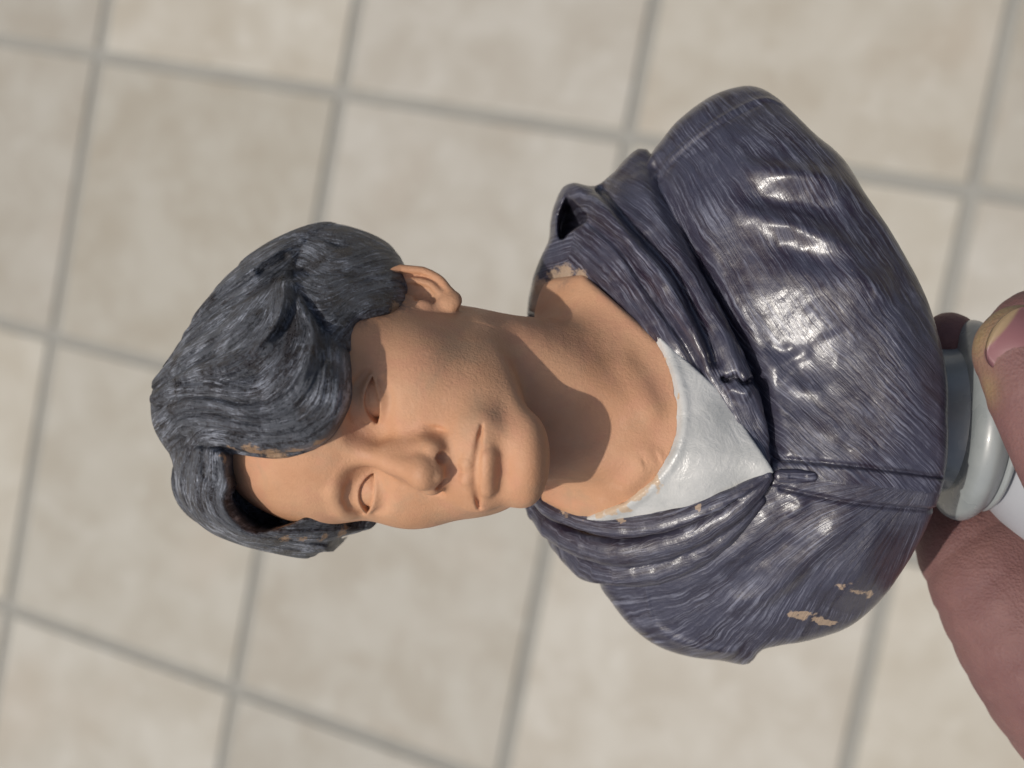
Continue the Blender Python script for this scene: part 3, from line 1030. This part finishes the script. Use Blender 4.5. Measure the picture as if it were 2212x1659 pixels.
YL = table([(-60, -10), (-30, 14), (-5, 28), (15, 34), (45, 40), (75, 46), (100, 52), (125, 56)], -140, 160, 4)


def hair_sdf(p):
    o = hair.sample(hair_sd, p[:, 0], p[:, 1])
    d = smax(hair.front(p), o, 34)
    d = smax(d, -(p[:, 2] + 190), 120)
    h = c2h(p)
    cap = ell(h, (0, -24, 46), (84, 92, 90)) * np.float32(HS)
    cap = smax(cap, (h[:, 1] - YL(h[:, 2])) * np.float32(HS * 0.8), 20)
    cap = smax(cap, (-12 - h[:, 2] + 0.42 * np.minimum(h[:, 1], 10)) * np.float32(HS * 0.9), 20)
    d = smin(d, cap, 18)
    d = smin(d, ell(p, P(545, 1035, -80), (175, 128, 165)), 14)
    cu = smax(curl.front(p), curl.sample(curl_sd, p[:, 0], p[:, 1]), 16)
    cu = smax(cu, -curl.front(p) - 95, 20)
    cu = np.where(curl.sample(curl_sd, p[:, 0], p[:, 1]) > 45, 60, cu)
    d = smin(d, cu, 9)
    d = smin(d, sweep(p, SIDE, [30, 32, 24, 10], pad=60), 14)
    return d


t = time.time()
STEP_HAIR = 3.1
V, F = surface(hair_sdf, (-880, -400, -420), (-205, 400, 450), STEP_HAIR, project=1)
V, F = drop_islands(V, F)
ix = np.clip(((V[:, :2] - hair.lo) / hair.step).round().astype(int), 0, np.array(hair.H.shape) - 1)
fa, fc = f_al[ix[:, 0], ix[:, 1]].copy(), f_ac[ix[:, 0], ix[:, 1]].copy()
jx = np.clip(((V[:, :2] - curl.lo) / curl.step).round().astype(int), 0, np.array(curl.H.shape) - 1)
on_c = curl.sample(curl_sd, V[:, 0], V[:, 1]) < 2
fa[on_c] = c_al[jx[on_c, 0], jx[on_c, 1]]; fc[on_c] = c_ac[jx[on_c, 0], jx[on_c, 1]]
offl = (hair.sample(hair_sd, V[:, 0], V[:, 1]) > 3) | (V[:, 2] < -60)
offl &= ~on_c
ang = np.arctan2(V[:, 1] - P(420, 990)[1], V[:, 2] - 0)
fa[offl] = np.hypot(V[offl, 0] + 700, V[offl, 1] + 160); fc[offl] = ang[offl] * 170
# fine strand grooves on the parts that are not carved above
N = vert_normals(V, F)
disp = (vnoise2(fc / 6.0, fa / 140.0) - 0.5) * 5.0 * offl
V = V + N * disp[:, None]
sp = np.zeros(len(V), np.float32)
for a in ((540, 990, 345, 34), (590, 996, 350, 36), (500, 984, 300, 22), (640, 985, 372, 24), (612, 1148, 165, 24), (650, 1144, 140, 28), (690, 1146, 120, 24), (735, 1146, 90, 20), (690, 955, 390, 18), (850, 672, 200, 22)):
    sp = np.maximum(sp, near(V, *a))
print('hair', len(V), round(time.time() - t, 1))
hair_o = mesh_object('hair', to_local(V, BASE), F, HAIR, bust, {'splat': ('FLOAT', sp), 'flow': ('FLOAT_VECTOR', np.stack([fa, fc, V[:, 2] * 0.2], 1))})
# ---- jacket
JC = [(1520, 590, 120), (1590, 720, 152), (1640, 785, 170), (1640, 840, 180), (1668, 930, 210), (1670, 1020, 222), (1600, 500, 150), (1700, 600, 205), (1700, 690, 200), (1780, 690, 226), (1780, 620, 232), (1850, 690, 244), (1850, 800, 240), (1950, 800, 262), (2050, 850, 244),
      (1900, 1000, 262), (2035, 1050, 240), (1750, 1030, 240), (1600, 350, 108), (1600, 260, 52), (1620, 192, -20), (1520, 250, 20), (1430, 318, -5), (1450, 430, 70), (1700, 300, 112), (1800, 400, 165),
      (1690, 215, 20), (1840, 350, 110), (1880, 430, 148), (1960, 560, 182), (2020, 690, 212), (1880, 600, 236), (1760, 480, 184), (1660, 1200, 168), (1500, 1250, 80), (1760, 1250, 170), (1900, 1250, 160),
      (1955, 1230, 128), (1800, 1365, 55), (1640, 1405, 10), (1600, 1437, -40), (1450, 1400, -50), (1340, 1290, -30), (1320, 1230, 20), (1860, 1130, 238), (1980, 1140, 208), (1450, 1220, 90), (1560, 1150, 160),
      (1400, 1200, 80), (1330, 560, -10), (1430, 700, 100), (1560, 860, 170), (1500, 1350, 20), (1700, 1320, 100)]
jk = Relief(JC, 0.001, 3.0, 80)
JOUT = [(1352, 440), (1408, 330), (1430, 300), (1470, 252), (1540, 201), (1600, 181), (1642, 182), (1690, 210), (1760, 278), (1830, 341), (1880, 420), (1940, 511), (1990, 600), (2020, 672), (2042, 750),
        (2056, 830), (2056, 900), (2054, 1000), (2040, 1060), (2020, 1118), (1990, 1180), (1958, 1235), (1905, 1308), (1838, 1362), (1760, 1388), (1690, 1400), (1650, 1410), (1634, 1430), (1612, 1442),
        (1560, 1433), (1490, 1424), (1420, 1400), (1365, 1358), (1322, 1305), (1300, 1262), (1340, 1190), (1450, 1130), (1640, 1030), (1560, 880), (1430, 740), (1340, 560)]
jout = np.array([P(a, b, z)[:2] for (a, b), z in zip(JOUT, jk.uv(np.array(JOUT)[:, 0], np.array(JOUT)[:, 1]))])
jk_sd = poly_sdf2(jk.X, jk.Y, catmull(np.vstack([jout, jout[:1]]), 240)[:-1])
C2 = [(1409, 326), (1434, 403), (1474, 487), (1518, 586), (1578, 700), (1633, 829), (1662, 933), (1668, 1015)]
jk.ridge(C2, -34, 20, fade=0.06)
jk.ridge([(1452, 395), (1500, 490), (1548, 590), (1606, 700), (1660, 825), (1688, 930)], 9, 26)
# sleeve folds
jk.ridge([(1540, 345), (1640, 366), (1740, 380), (1880, 400)], 19, 25, fade=0.48)
jk.ridge([(1590, 425), (1700, 436), (1840, 455)], -12, 26)
jk.ridge([(1540, 432), (1650, 470), (1760, 505), (1890, 570)], 18, 24, fade=0.45)
jk.ridge([(1630, 440), (1700, 458), (1790, 490)], 5, 9, fade=0.45)
jk.ridge([(1640, 520), (1720, 545), (1850, 590)], -10, 26)
jk.ridge([(1760, 560), (1850, 600), (1930, 660)], 7, 26)
# crumpled patch above the placket
for a, amp, w in (([(1625, 760), (1660, 790), (1700, 830)], 9, 13), ([(1655, 800), (1700, 780), (1760, 752)], 8, 11), ([(1740, 660), (1775, 690), (1800, 730)], 7, 18), ([(1690, 820), (1740, 842), (1790, 850)], 8, 12),
                  ([(1640, 850), (1680, 880), (1700, 930)], 7, 12), ([(1700, 740), (1730, 800), (1735, 850)], -6, 9), ([(1650, 740), (1690, 760), (1720, 740)], -6, 9), ([(1770, 800), (1830, 840), (1880, 900)], 5, 18),
                  ([(1700, 900), (1760, 930), (1840, 950)], 6, 18), ([(1830, 960), (1860, 975), (1900, 970)], 5, 10)):
    jk.ridge(a, amp * 0.55, w * 1.35)
# other half: long folds fanning from the placket
for a, amp, w in (([(1690, 1080), (1600, 1180), (1480, 1260), (1380, 1270)], 8, 22), ([(1850, 1080), (1760, 1200), (1640, 1290), (1520, 1310)], 9, 24), ([(1720, 1150), (1660, 1200), (1600, 1225)], -7, 16),
                  ([(1900, 1120), (1860, 1220), (1790, 1310)], 7, 26), ([(1820, 1150), (1740, 1260), (1640, 1330)], -8, 20), ([(1394, 1262), (1402, 1310), (1412, 1352)], 5, 4),
                  ([(1380, 1330), (1470, 1385), (1560, 1405), (1620, 1400)], 8, 12), ([(1700, 1050), (1730, 1090), (1700, 1120)], 5, 14)):
    jk.ridge(a, amp, w)
# seams
jk.ridge([(1405, 395), (1450, 338), (1540, 265), (1640, 214), (1700, 226)], 4, 4.5, fade=0.03)
jk.ridge([(1412, 405), (1458, 348), (1546, 275), (1644, 224)], -3.5, 4.5, fade=0.03)
up_l = [(1664, 990), (1740, 997), (1836, 1006), (1940, 1018), (2040, 1032)]
dn_l = [(1680, 1052), (1740, 1066), (1836, 1085), (1940, 1096), (2026, 1104)]
pu, pd_ = jk.line(up_l, 30), jk.line(dn_l, 30)
du, _, su = poly_dist2(jk.X, jk.Y, pu)[:3]; dd, _, sd_ = poly_dist2(jk.X, jk.Y, pd_)[:3]
inside = (su < 0) & (sd_ > 0) & (jk.X > pu[0, 0])
jk.H = jk.H + np.where(inside, 7 * sstep(0, 6, np.minimum(du, dd)), 0)
jk.ridge(up_l, -8, 4.5, fade=0.02)
jk.ridge(dn_l, -8, 4.5, fade=0.02)
jk.H = jk.H + (fbm2(jk.X / 60, jk.Y / 60, 3) - 0.45) * 9
jk.finish()
JB = TPS(PP([(1500, 300, -160), (2000, 700, 40), (2040, 1000, 60), (1900, 1250, -20), (1500, 1400, -190), (1350, 800, -190), (1700, 800, -60)])[:, :2], [-150, 60, 80, 20, -170, -190, -60])
jback = JB(jk.X, jk.Y)


def jacket_sdf(p):
    o = jk.sample(jk_sd, p[:, 0], p[:, 1])
    d = smax(jk.front(p), o, 30)
    d = smax(d, jk.sample(jback, p[:, 0], p[:, 1]) - p[:, 2], 60)
    return d


PT = P(2010, 1000, 240)


def brush_coords(V):
    x, y = V[:, 0], V[:, 1]
    # upper half: strokes along the slope; other half: fanning strokes
    ca, sa = math.cos(math.radians(-58)), math.sin(math.radians(-58))
    bend = 40 * np.sin(x / 210.0) + 25 * np.sin(y / 160.0 + 1)
    a1 = x * ca + y * sa; c1 = -x * sa + y * ca + bend
    r = np.hypot(x - PT[0], y - PT[1]); th = np.arctan2(y - PT[1], x - PT[0])
    th = np.where(th > 0, th - 2 * np.pi, th)
    a2 = r; c2 = th * 330 + 30 * np.sin(r / 120.0)
    low = y < np.interp(x, pd_[:, 0], (pd_[:, 1] + pu[:, 1]) / 2)
    return np.stack([np.where(low, a2, a1), np.where(low, c2 + 2000, c1), V[:, 2] * 0], 1)


t = time.time()
STEP_JK = 3.7
V, F = surface(jacket_sdf, (150, -640, -260), (960, 690, 330), STEP_JK, project=1)
V, F = drop_islands(V, F)
sp = np.zeros(len(V), np.float32)


def streak(V, rows, r):
    a = PP(rows)
    d = np.full(len(V), 1e9)
    for i in range(len(a) - 1):
        ab = a[i + 1] - a[i]
        tt = np.clip((V - a[i]) @ ab / (ab @ ab), 0, 1)
        d = np.minimum(d, np.linalg.norm(V - a[i] - tt[:, None] * ab, axis=1))
    d = np.maximum(d + (vnoise3(V / 13.0) - 0.5) * 30 + (vnoise3(V / 6.0) - 0.5) * 14, 0)
    return np.exp(-(d / r) ** 2).astype(np.float32)


for a, r in (([(1828, 1274, 172), (1850, 1290, 165), (1905, 1298, 140)], 14), ([(1710, 1325, 95), (1745, 1330, 92), (1790, 1345, 75)], 10)):
    sp = np.maximum(sp, streak(V, a, r))
print('jacket', len(V), round(time.time() - t, 1))
jacket = mesh_object('hooded_jacket', to_local(V, BASE), F, JACKET, bust, {'splat': ('FLOAT', sp * 0.9), 'flow': ('FLOAT_VECTOR', brush_coords(V))})

# ---- hood lying round the neck: rolls of cloth
HOODC = [(1145, 650, -130), (1160, 600, -105), (1200, 540, -70), (1250, 548, -10), (1310, 572, 50), (1395, 660, 122), (1488, 770, 182), (1560, 860, 210), (1648, 1005, 238), (1195, 480, -110), (1215, 420, -100), (1240, 398, -90),
         (1285, 432, -15), (1350, 506, 68), (1425, 592, 128), (1498, 712, 180), (1545, 806, 204), (1300, 398, -70), (1372, 330, -75), (1402, 335, -60), (1340, 400, -20), (1408, 450, 35), (1474, 560, 100), (1545, 690, 160),
         (1596, 800, 190), (1634, 900, 214), (1660, 980, 228), (1225, 630, -60)]
hd = Relief(HOODC, 0.0015, 3.0, 70)
HDOUT = [(1140, 672), (1149, 612), (1167, 560), (1188, 512), (1194, 452), (1213, 404), (1240, 392), (1284, 397), (1320, 372), (1370, 325), (1390, 320), (1406, 328), (1434, 403), (1474, 487), (1518, 586), (1578, 700), (1633, 829),
         (1662, 933), (1667, 1018), (1650, 1024), (1604, 952), (1563, 899), (1489, 814), (1419, 750), (1388, 722), (1330, 660), (1284, 618), (1256, 612), (1240, 650), (1200, 690)]
hd_sd = poly_sdf2(hd.X, hd.Y, hd.line(HDOUT + [HDOUT[0]], 170)[:-1])
hd.ridge([(1205, 415), (1245, 410), (1290, 436), (1350, 508), (1425, 594), (1498, 714), (1548, 812)], 26, 23, fade=0.1)
hd.ridge([(1286, 396), (1320, 436), (1366, 492), (1454, 590), (1510, 700), (1552, 800)], -26, 11, fade=0.04)
hd.ridge([(1368, 330), (1395, 410), (1440, 498), (1482, 570), (1548, 690), (1602, 815), (1642, 910)], 24, 25, fade=0.12)
hd.ridge([(1262, 470), (1340, 536), (1396, 622), (1480, 742), (1534, 840), (1590, 920)], -17, 8, fade=0.06)
hd.ridge([(1240, 560), (1310, 590), (1400, 690), (1500, 800)], 9, 26)
hd.ridge([(1300, 575), (1370, 650), (1450, 745)], -5, 9)
hd.ridge([(1557, 810), (1570, 822), (1588, 814), (1604, 829), (1622, 823), (1642, 836)], -32, 5.5, fade=0.1)
hd.ridge([(1565, 836), (1590, 846), (1620, 856)], 14, 12)
hole_sd = poly_sdf2(hd.X, hd.Y, hd.line([(1224, 428), (1246, 446), (1266, 470), (1236, 494), (1212, 514), (1209, 470), (1224, 428)], 40)[:-1])
hd.H = hd.H - 130 * sstep(5, -8, hole_sd)
hd.H = hd.H + (fbm2(hd.X / 45, hd.Y / 45, 3) - 0.45) * 7
hd.finish()


def hood_left(p):
    fr = hd.front(p)
    o = hd.sample(hd_sd, p[:, 0], p[:, 1])
    d = smax(fr, o, 18)
    d = smax(d, -fr - 120, 20)
    return np.where(o > 46, 46, d)


ROLLS = [  # way-points (u, v, z, half-width), flatten direction, squash
    # inside of the collar at the nape
    ([(1172, 690, -190, 36), (1192, 632, -160, 36), (1240, 622, -100, 40), (1300, 650, -30, 36)], (0, 0, 1), 1.0),
    # the other side
    ([(1658, 1022, 240, 8), (1600, 1058, 228, 14), (1535, 1088, 207, 23), (1460, 1114, 174, 28), (1372, 1132, 124, 31), (1292, 1126, 74, 31), (1222, 1104, 20, 30), (1172, 1070, -50, 30), (1150, 1010, -120, 36), (1200, 900, -190, 40)], (-0.45, 0.5, 0.75), 1.7),
    ([(1662, 1032, 236, 8), (1610, 1086, 216, 19), (1545, 1132, 184, 26), (1460, 1170, 136, 32), (1360, 1192, 78, 33), (1265, 1180, 18, 31), (1195, 1144, -44, 28), (1160, 1092, -110, 28), (1160, 1000, -170, 36), (1230, 880, -220, 40)], (-0.1, -0.4, 0.9), 1.2),
    ([(1640, 1080, 205, 14), (1560, 1160, 155, 26), (1470, 1212, 92, 34), (1380, 1232, 36, 38), (1300, 1230, -25, 38), (1250, 1195, -90, 42), (1230, 1100, -170, 60), (1290, 950, -220, 60)], (0, 0, 1), 1.0),
]
RP = []
for rows, nrm, sq in ROLLS:
    a = catmull(np.array([[*P(r[0], r[1], r[2]), r[3]] for r in rows]), 20)
    RP.append((a[:, :3], a[:, 3], np.array(nrm, float), sq))


def hood_sdf(p):
    d = ell(p, P(1400, 780, -215), (150, 330, 85))
    for path, rad, nrm, sq in RP:
        d = smin(d, sweep(p, path, rad, nrm, sq, pad=46), 7)
    d = smin(d, hood_left(p), 8)
    return d + (vnoise3(p / 22.0) - 0.5) * 2.6 + (vnoise3(p / 70.0) - 0.5) * 5


t = time.time()
STEP_HOOD = 4.0
V, F = surface(hood_sdf, (0, -430, -330), (590, 560, 290), STEP_HOOD, project=1)
V, F = drop_islands(V, F)
fl = np.zeros((len(V), 3)); bd = np.full(len(V), 1e9)
for i, (path, rad, nrm, sq) in enumerate(RP):
    s_ = 0.0
    for k in range(len(path) - 1):
        ab = path[k + 1] - path[k]; L = np.linalg.norm(ab)
        tt = np.clip((V - path[k]) @ ab / (L * L), 0, 1)
        c = V - path[k] - tt[:, None] * ab
        dist = np.linalg.norm(c, axis=1) - rad[k]
        m = dist < bd
        bd = np.where(m, dist, bd)
        b = np.cross(ab / L, nrm)
        across = c @ (b / (np.linalg.norm(b) + 1e-9)) + 0.3 * (c @ nrm)
        fl[m] = np.stack([s_ + tt * L + i * 500, across + i * 211, 0 * tt], 1)[m]
        s_ += L
lf = hd.sample(hd_sd, V[:, 0], V[:, 1]) < 6
la, lc = poly_dist2(V[:, 0], V[:, 1], hd.line([(1190, 470), (1260, 450), (1350, 520), (1425, 605), (1500, 725), (1560, 840), (1655, 1010)], 40))[1:3]
fl[lf] = np.stack([la + 4000, lc + 1500, 0 * la], 1)[lf]
sp = np.zeros(len(V), np.float32)
for a in ((1185, 600, -60, 26), (1215, 592, -40, 24), (1245, 600, -5, 22), (1165, 640, -110, 40), (1200, 640, -40, 34), (1275, 620, 40, 14)):
    sp = np.maximum(sp, near(V, *a))
for a, r in (([(1215, 1086, 50), (1262, 1106, 85), (1330, 1112, 130)], 13), ([(1345, 1122, 125), (1358, 1138, 125)], 5), ([(1180, 1050, 0), (1225, 1080, 50)], 16), ([(1538, 1094, 208), (1500, 1108, 195)], 3)):
    sp = np.maximum(sp, streak(V, a, r))
print('hood', len(V), round(time.time() - t, 1))
hood = mesh_object('hood', to_local(V, BASE), F, JACKET, jacket, {'splat': ('FLOAT', np.clip(sp * 1.3, 0, 1)), 'flow': ('FLOAT_VECTOR', fl)})

# ---- shirt showing in the neckline
shirt_H = chest.H + 10 * sstep(0, 9, crew_d) + 4 * np.exp(-((crew_d - 16) / 8) ** 2)
shirt_sd = np.maximum(shirt_cut, poly_sdf2(chest.X, chest.Y, PP([(1380, 690, 120), (1560, 850, 190), (1672, 1020, 238), (1500, 1108, 180), (1370, 1134, 110), (1230, 1118, 40), (1300, 960, 170)])[:, :2]))


def shirt_sdf(p):
    h = chest.sample(shirt_H, p[:, 0], p[:, 1])
    d = (p[:, 2] - h) * chest.sample(chest.inv, p[:, 0], p[:, 1])
    d = smax(d, chest.sample(shirt_sd, p[:, 0], p[:, 1]), 6)
    return smax(d, h - 40 - p[:, 2], 6)


t = time.time()
V, F = surface(shirt_sdf, (60, -360, -60), (590, 180, 290), 3.6, project=1)
V, F = drop_islands(V, F, 200)
sp = np.maximum(streak(V, [(1425, 780, 172), (1452, 860, 195), (1446, 950, 200)], 6), streak(V, [(1410, 1030, 182), (1340, 1085, 145), (1270, 1100, 100)], 26))
print('shirt', len(V), round(time.time() - t, 1))
shirt = mesh_object('shirt', to_local(V, BASE), F, WHITE, bust, {'splat': ('FLOAT', sp)})

# ---- zip slider at the top of the placket
za, zb = P(1686, 1028, 236), P(1754, 1030, 246)


def slider_sdf(p):
    d = sweep(p, [za, (za + zb) / 2, zb], [13, 15, 11], (0, 0, 1), 1.5, pad=40)
    return smax(d, -sweep(p, [za * 0.7 + zb * 0.3 + (0, 0, 11), za * 0.25 + zb * 0.75 + (0, 0, 11)], [5, 5], pad=40), 3)


V, F = surface(slider_sdf, za - 30, zb + 30, 1.8, project=1)
slider = mesh_object('zip_slider', to_local(V, BASE), F, JACKET, jacket, {'splat': ('FLOAT', np.zeros(len(V))), 'flow': ('FLOAT_VECTOR', V * (1, 1, 0))})
# ---- turned pedestal under the bust
PA = P(1960, 898, -10); PB = P(2600, 948, -30)
pax = PB - PA; pax /= np.linalg.norm(pax)
pe1 = np.array([0, 0, 1.0]); pe1 -= pax * (pe1 @ pax); pe1 /= np.linalg.norm(pe1)
pe2 = np.cross(pax, pe1)


def lathe(name, prof, mat, parent, seg=96):
    prof = catmull(np.array(prof, float), len(prof) * 5)
    V = []
    for t_, r in prof:
        for k in range(seg):
            a = 2 * math.pi * k / seg
            V.append(PA + pax * t_ + (pe1 * math.cos(a) + pe2 * math.sin(a)) * r)
    F = []
    for i in range(len(prof) - 1):
        for k in range(seg):
            j = (k + 1) % seg
            F.append((i * seg + k, i * seg + j, (i + 1) * seg + j, (i + 1) * seg + k))
    F.append(tuple(range(seg))[::-1])
    F.append(tuple(range((len(prof) - 1) * seg, len(prof) * seg)))
    return mesh_object(name, to_local(np.array(V), BASE), F, mat, parent)


pedestal = lathe('pedestal', [(178, 150), (186, 168), (200, 186), (226, 214), (262, 246), (306, 276), (350, 294), (396, 300), (430, 296), (458, 286), (460, 250)], CERAMIC, bust)
stem = lathe('stem', [(-120, 150), (0, 148), (40, 150), (80, 156), (104, 168)], GLAZE, pedestal)
ring = lathe('rim_ring', [(84, 160), (87, 184), (96, 203), (109, 214), (126, 218), (142, 212), (156, 199), (162, 190), (165, 188), (170, 193), (176, 194), (182, 188), (184, 170), (184, 150)], GLAZE, pedestal)
# ---- hand gripping the pedestal
HB = P(2700, 1500, -60)
hand = bpy.data.objects.new('hand', None)
COL.objects.link(hand)
hand.matrix_world = frame_matrix(HB)
hand.empty_display_size = 0.02
tag(hand, 'bare hand gripping the white pedestal, thumb over the front and fingers wrapped behind', 'hand')


def chain(rows, n=16):
    a = catmull(np.array([[*P(r[0], r[1], r[2]), r[3]] for r in rows]), n)
    return a[:, :3], a[:, 3]


THUMB = chain([(2640, 1420, 60, 190), (2500, 1290, 210, 165), (2400, 1140, 320, 125), (2325, 985, 365, 112), (2268, 865, 350, 112), (2228, 785, 325, 102), (2206, 762, 318, 93)], 11)
INDEX = chain([(2640, 1620, -60, 300), (2420, 1500, -80, 255), (2270, 1370, -90, 205), (2150, 1240, -110, 150), (2060, 1110, -190, 110), (2000, 960, -260, 92), (1998, 830, -200, 84), (2040, 752, -90, 78), (2050, 745, -40, 70)], 18)
MIDDLE = chain([(2640, 1500, -150, 280), (2440, 1330, -260, 190), (2300, 1140, -340, 125), (2230, 960, -350, 108), (2200, 800, -250, 104), (2218, 706, -80, 104), (2236, 722, 30, 96)], 11)
RING = chain([(2700, 1450, -150, 260), (2540, 1300, -300, 180), (2450, 1120, -380, 120), (2400, 930, -370, 106), (2380, 770, -250, 102), (2395, 680, -80, 98), (2410, 700, 40, 88)], 11)
LITTLE = chain([(2760, 1420, -150, 240), (2680, 1280, -300, 160), (2620, 1120, -380, 104), (2580, 960, -370, 90), (2560, 810, -260, 86), (2565, 720, -110, 82), (2575, 730, -10, 72)], 11)
WRIST = chain([(2640, 1500, -80, 300), (2820, 1640, -100, 280), (3020, 1800, -120, 250), (3300, 2000, -140, 260)], 4)
tn = np.array([0.0, 0.0, 1.0])


def hand_sdf(p):
    d = sweep(p, *WRIST, pad=200)
    for k, c in enumerate((THUMB, INDEX, MIDDLE, RING, LITTLE)):
        d = smin(d, sweep(p, *c, pad=200), 46 if k else 60) if k < 2 else np.minimum(smin(d, sweep(p, *c, pad=200), 14), d)
    d = smin(d, ell(p, P(2560, 1360, -140), (190, 230, 150)), 70)
    # knuckle and skin folds
    fold = np.sin(p[:, 0] * 0.075 + p[:, 1] * 0.05 + 2.5 * vnoise3(p / 90.0)) * 0.35
    return d + fold + (vnoise3(p / 60.0) - 0.5) * 2 + (vnoise3(p / 16.0) - 0.5) * 1.6


t = time.time()
STEP_HAND = 8.5
V, F = surface(hand_sdf, (700, -900, -520), (1750, 420, 500), STEP_HAND, project=1)
V, F = drop_islands(V, F)
# callused yellowish rim of the thumb tip
tipc = THUMB[0][-1]
q = V - P(2165, 730, 330)
sp = np.exp(-((np.linalg.norm(V - P(2120, 735, 330), axis=1)) / 42) ** 2) + np.exp(-((np.linalg.norm(V - P(2165, 672, 330), axis=1)) / 36) ** 2) + 0.8 * np.exp(-((np.linalg.norm(V - P(2140, 840, 350), axis=1)) / 36) ** 2) + 0.8 * np.exp(-((np.linalg.norm(V - P(2210, 655, 330), axis=1)) / 34) ** 2)
print('hand', len(V), round(time.time() - t, 1))
hand_skin = mesh_object('skin', to_local(V, HB), F, HANDM, hand, {'splat': ('FLOAT', np.clip(sp, 0, 1))})


def nail(c, ax_, nrm, L, W, lift, R=None):
    """curved plate lying on a fingertip"""
    c = np.array(c, float); ax_ = np.array(ax_, float); ax_ /= np.linalg.norm(ax_)
    nrm = np.array(nrm, float); nrm -= ax_ * (nrm @ ax_); nrm /= np.linalg.norm(nrm)
    sd = np.cross(ax_, nrm)
    n, m = 17, 15
    V, S = [], []
    for layer in (0, 1):
        for i in range(n):
            for j in range(m):
                a = -1 + 2 * i / (n - 1); b = -1 + 2 * j / (m - 1)
                # rounded-square outline
                ro = math.sqrt(max(0.0, 1 - 0.38 * b * b)); wi = math.sqrt(max(0.0, 1 - 0.45 * a ** 4))
                x, y = a * L * ro, b * W * wi
                z = lift - 0.80 * W * (b * wi) ** 2 - (0.22 if a > 0 else 0.10) * L * a * a - (10 if layer else 0)
                if R:
                    z = lift - (0.63 * x * x + 0.66 * y * y) / R - (10 if layer else 0)
                V.append(c + ax_ * x + sd * y + nrm * z); S.append(max(0, (a * ro - 0.72) / 0.2))
    F = []
    for i in range(n - 1):
        for j in range(m - 1):
            k = i * m + j
            F.append((k, k + 1, k + m + 1, k + m)); k += n * m
            F.append((k, k + m, k + m + 1, k + 1))
    rim = [i * m for i in range(n)] + [(n - 1) * m + j for j in range(1, m)] + [i * m + m - 1 for i in range(n - 2, -1, -1)] + [j for j in range(m - 2, 0, -1)]
    for a, b in zip(rim, rim[1:] + rim[:1]):
        F.append((a, a + n * m, b + n * m, b))
    return mesh_object('fingernail', to_local(np.array(V), HB), F, NAIL, hand, {'splat': ('FLOAT', np.clip(S, 0, 1))})


nail(THUMB[0][-1], (-0.74, 0.62, 0.0), (-0.12, 0.16, 0.97), 84, 74, THUMB[1][-1] + 4, THUMB[1][-1])
for ch in (MIDDLE, RING, LITTLE, INDEX):
    tip = ch[0][-1]; ax_ = ch[0][-1] - ch[0][-3]; ax_ = ax_ / np.linalg.norm(ax_)
    ctr = PA + pax * ((tip - PA) @ pax)
    nn = tip - ctr
    nail(tip - ax_ * 22, ax_, nn, 50, 46, ch[1][-1] + 2)
print('total', round(time.time() - T0, 1))
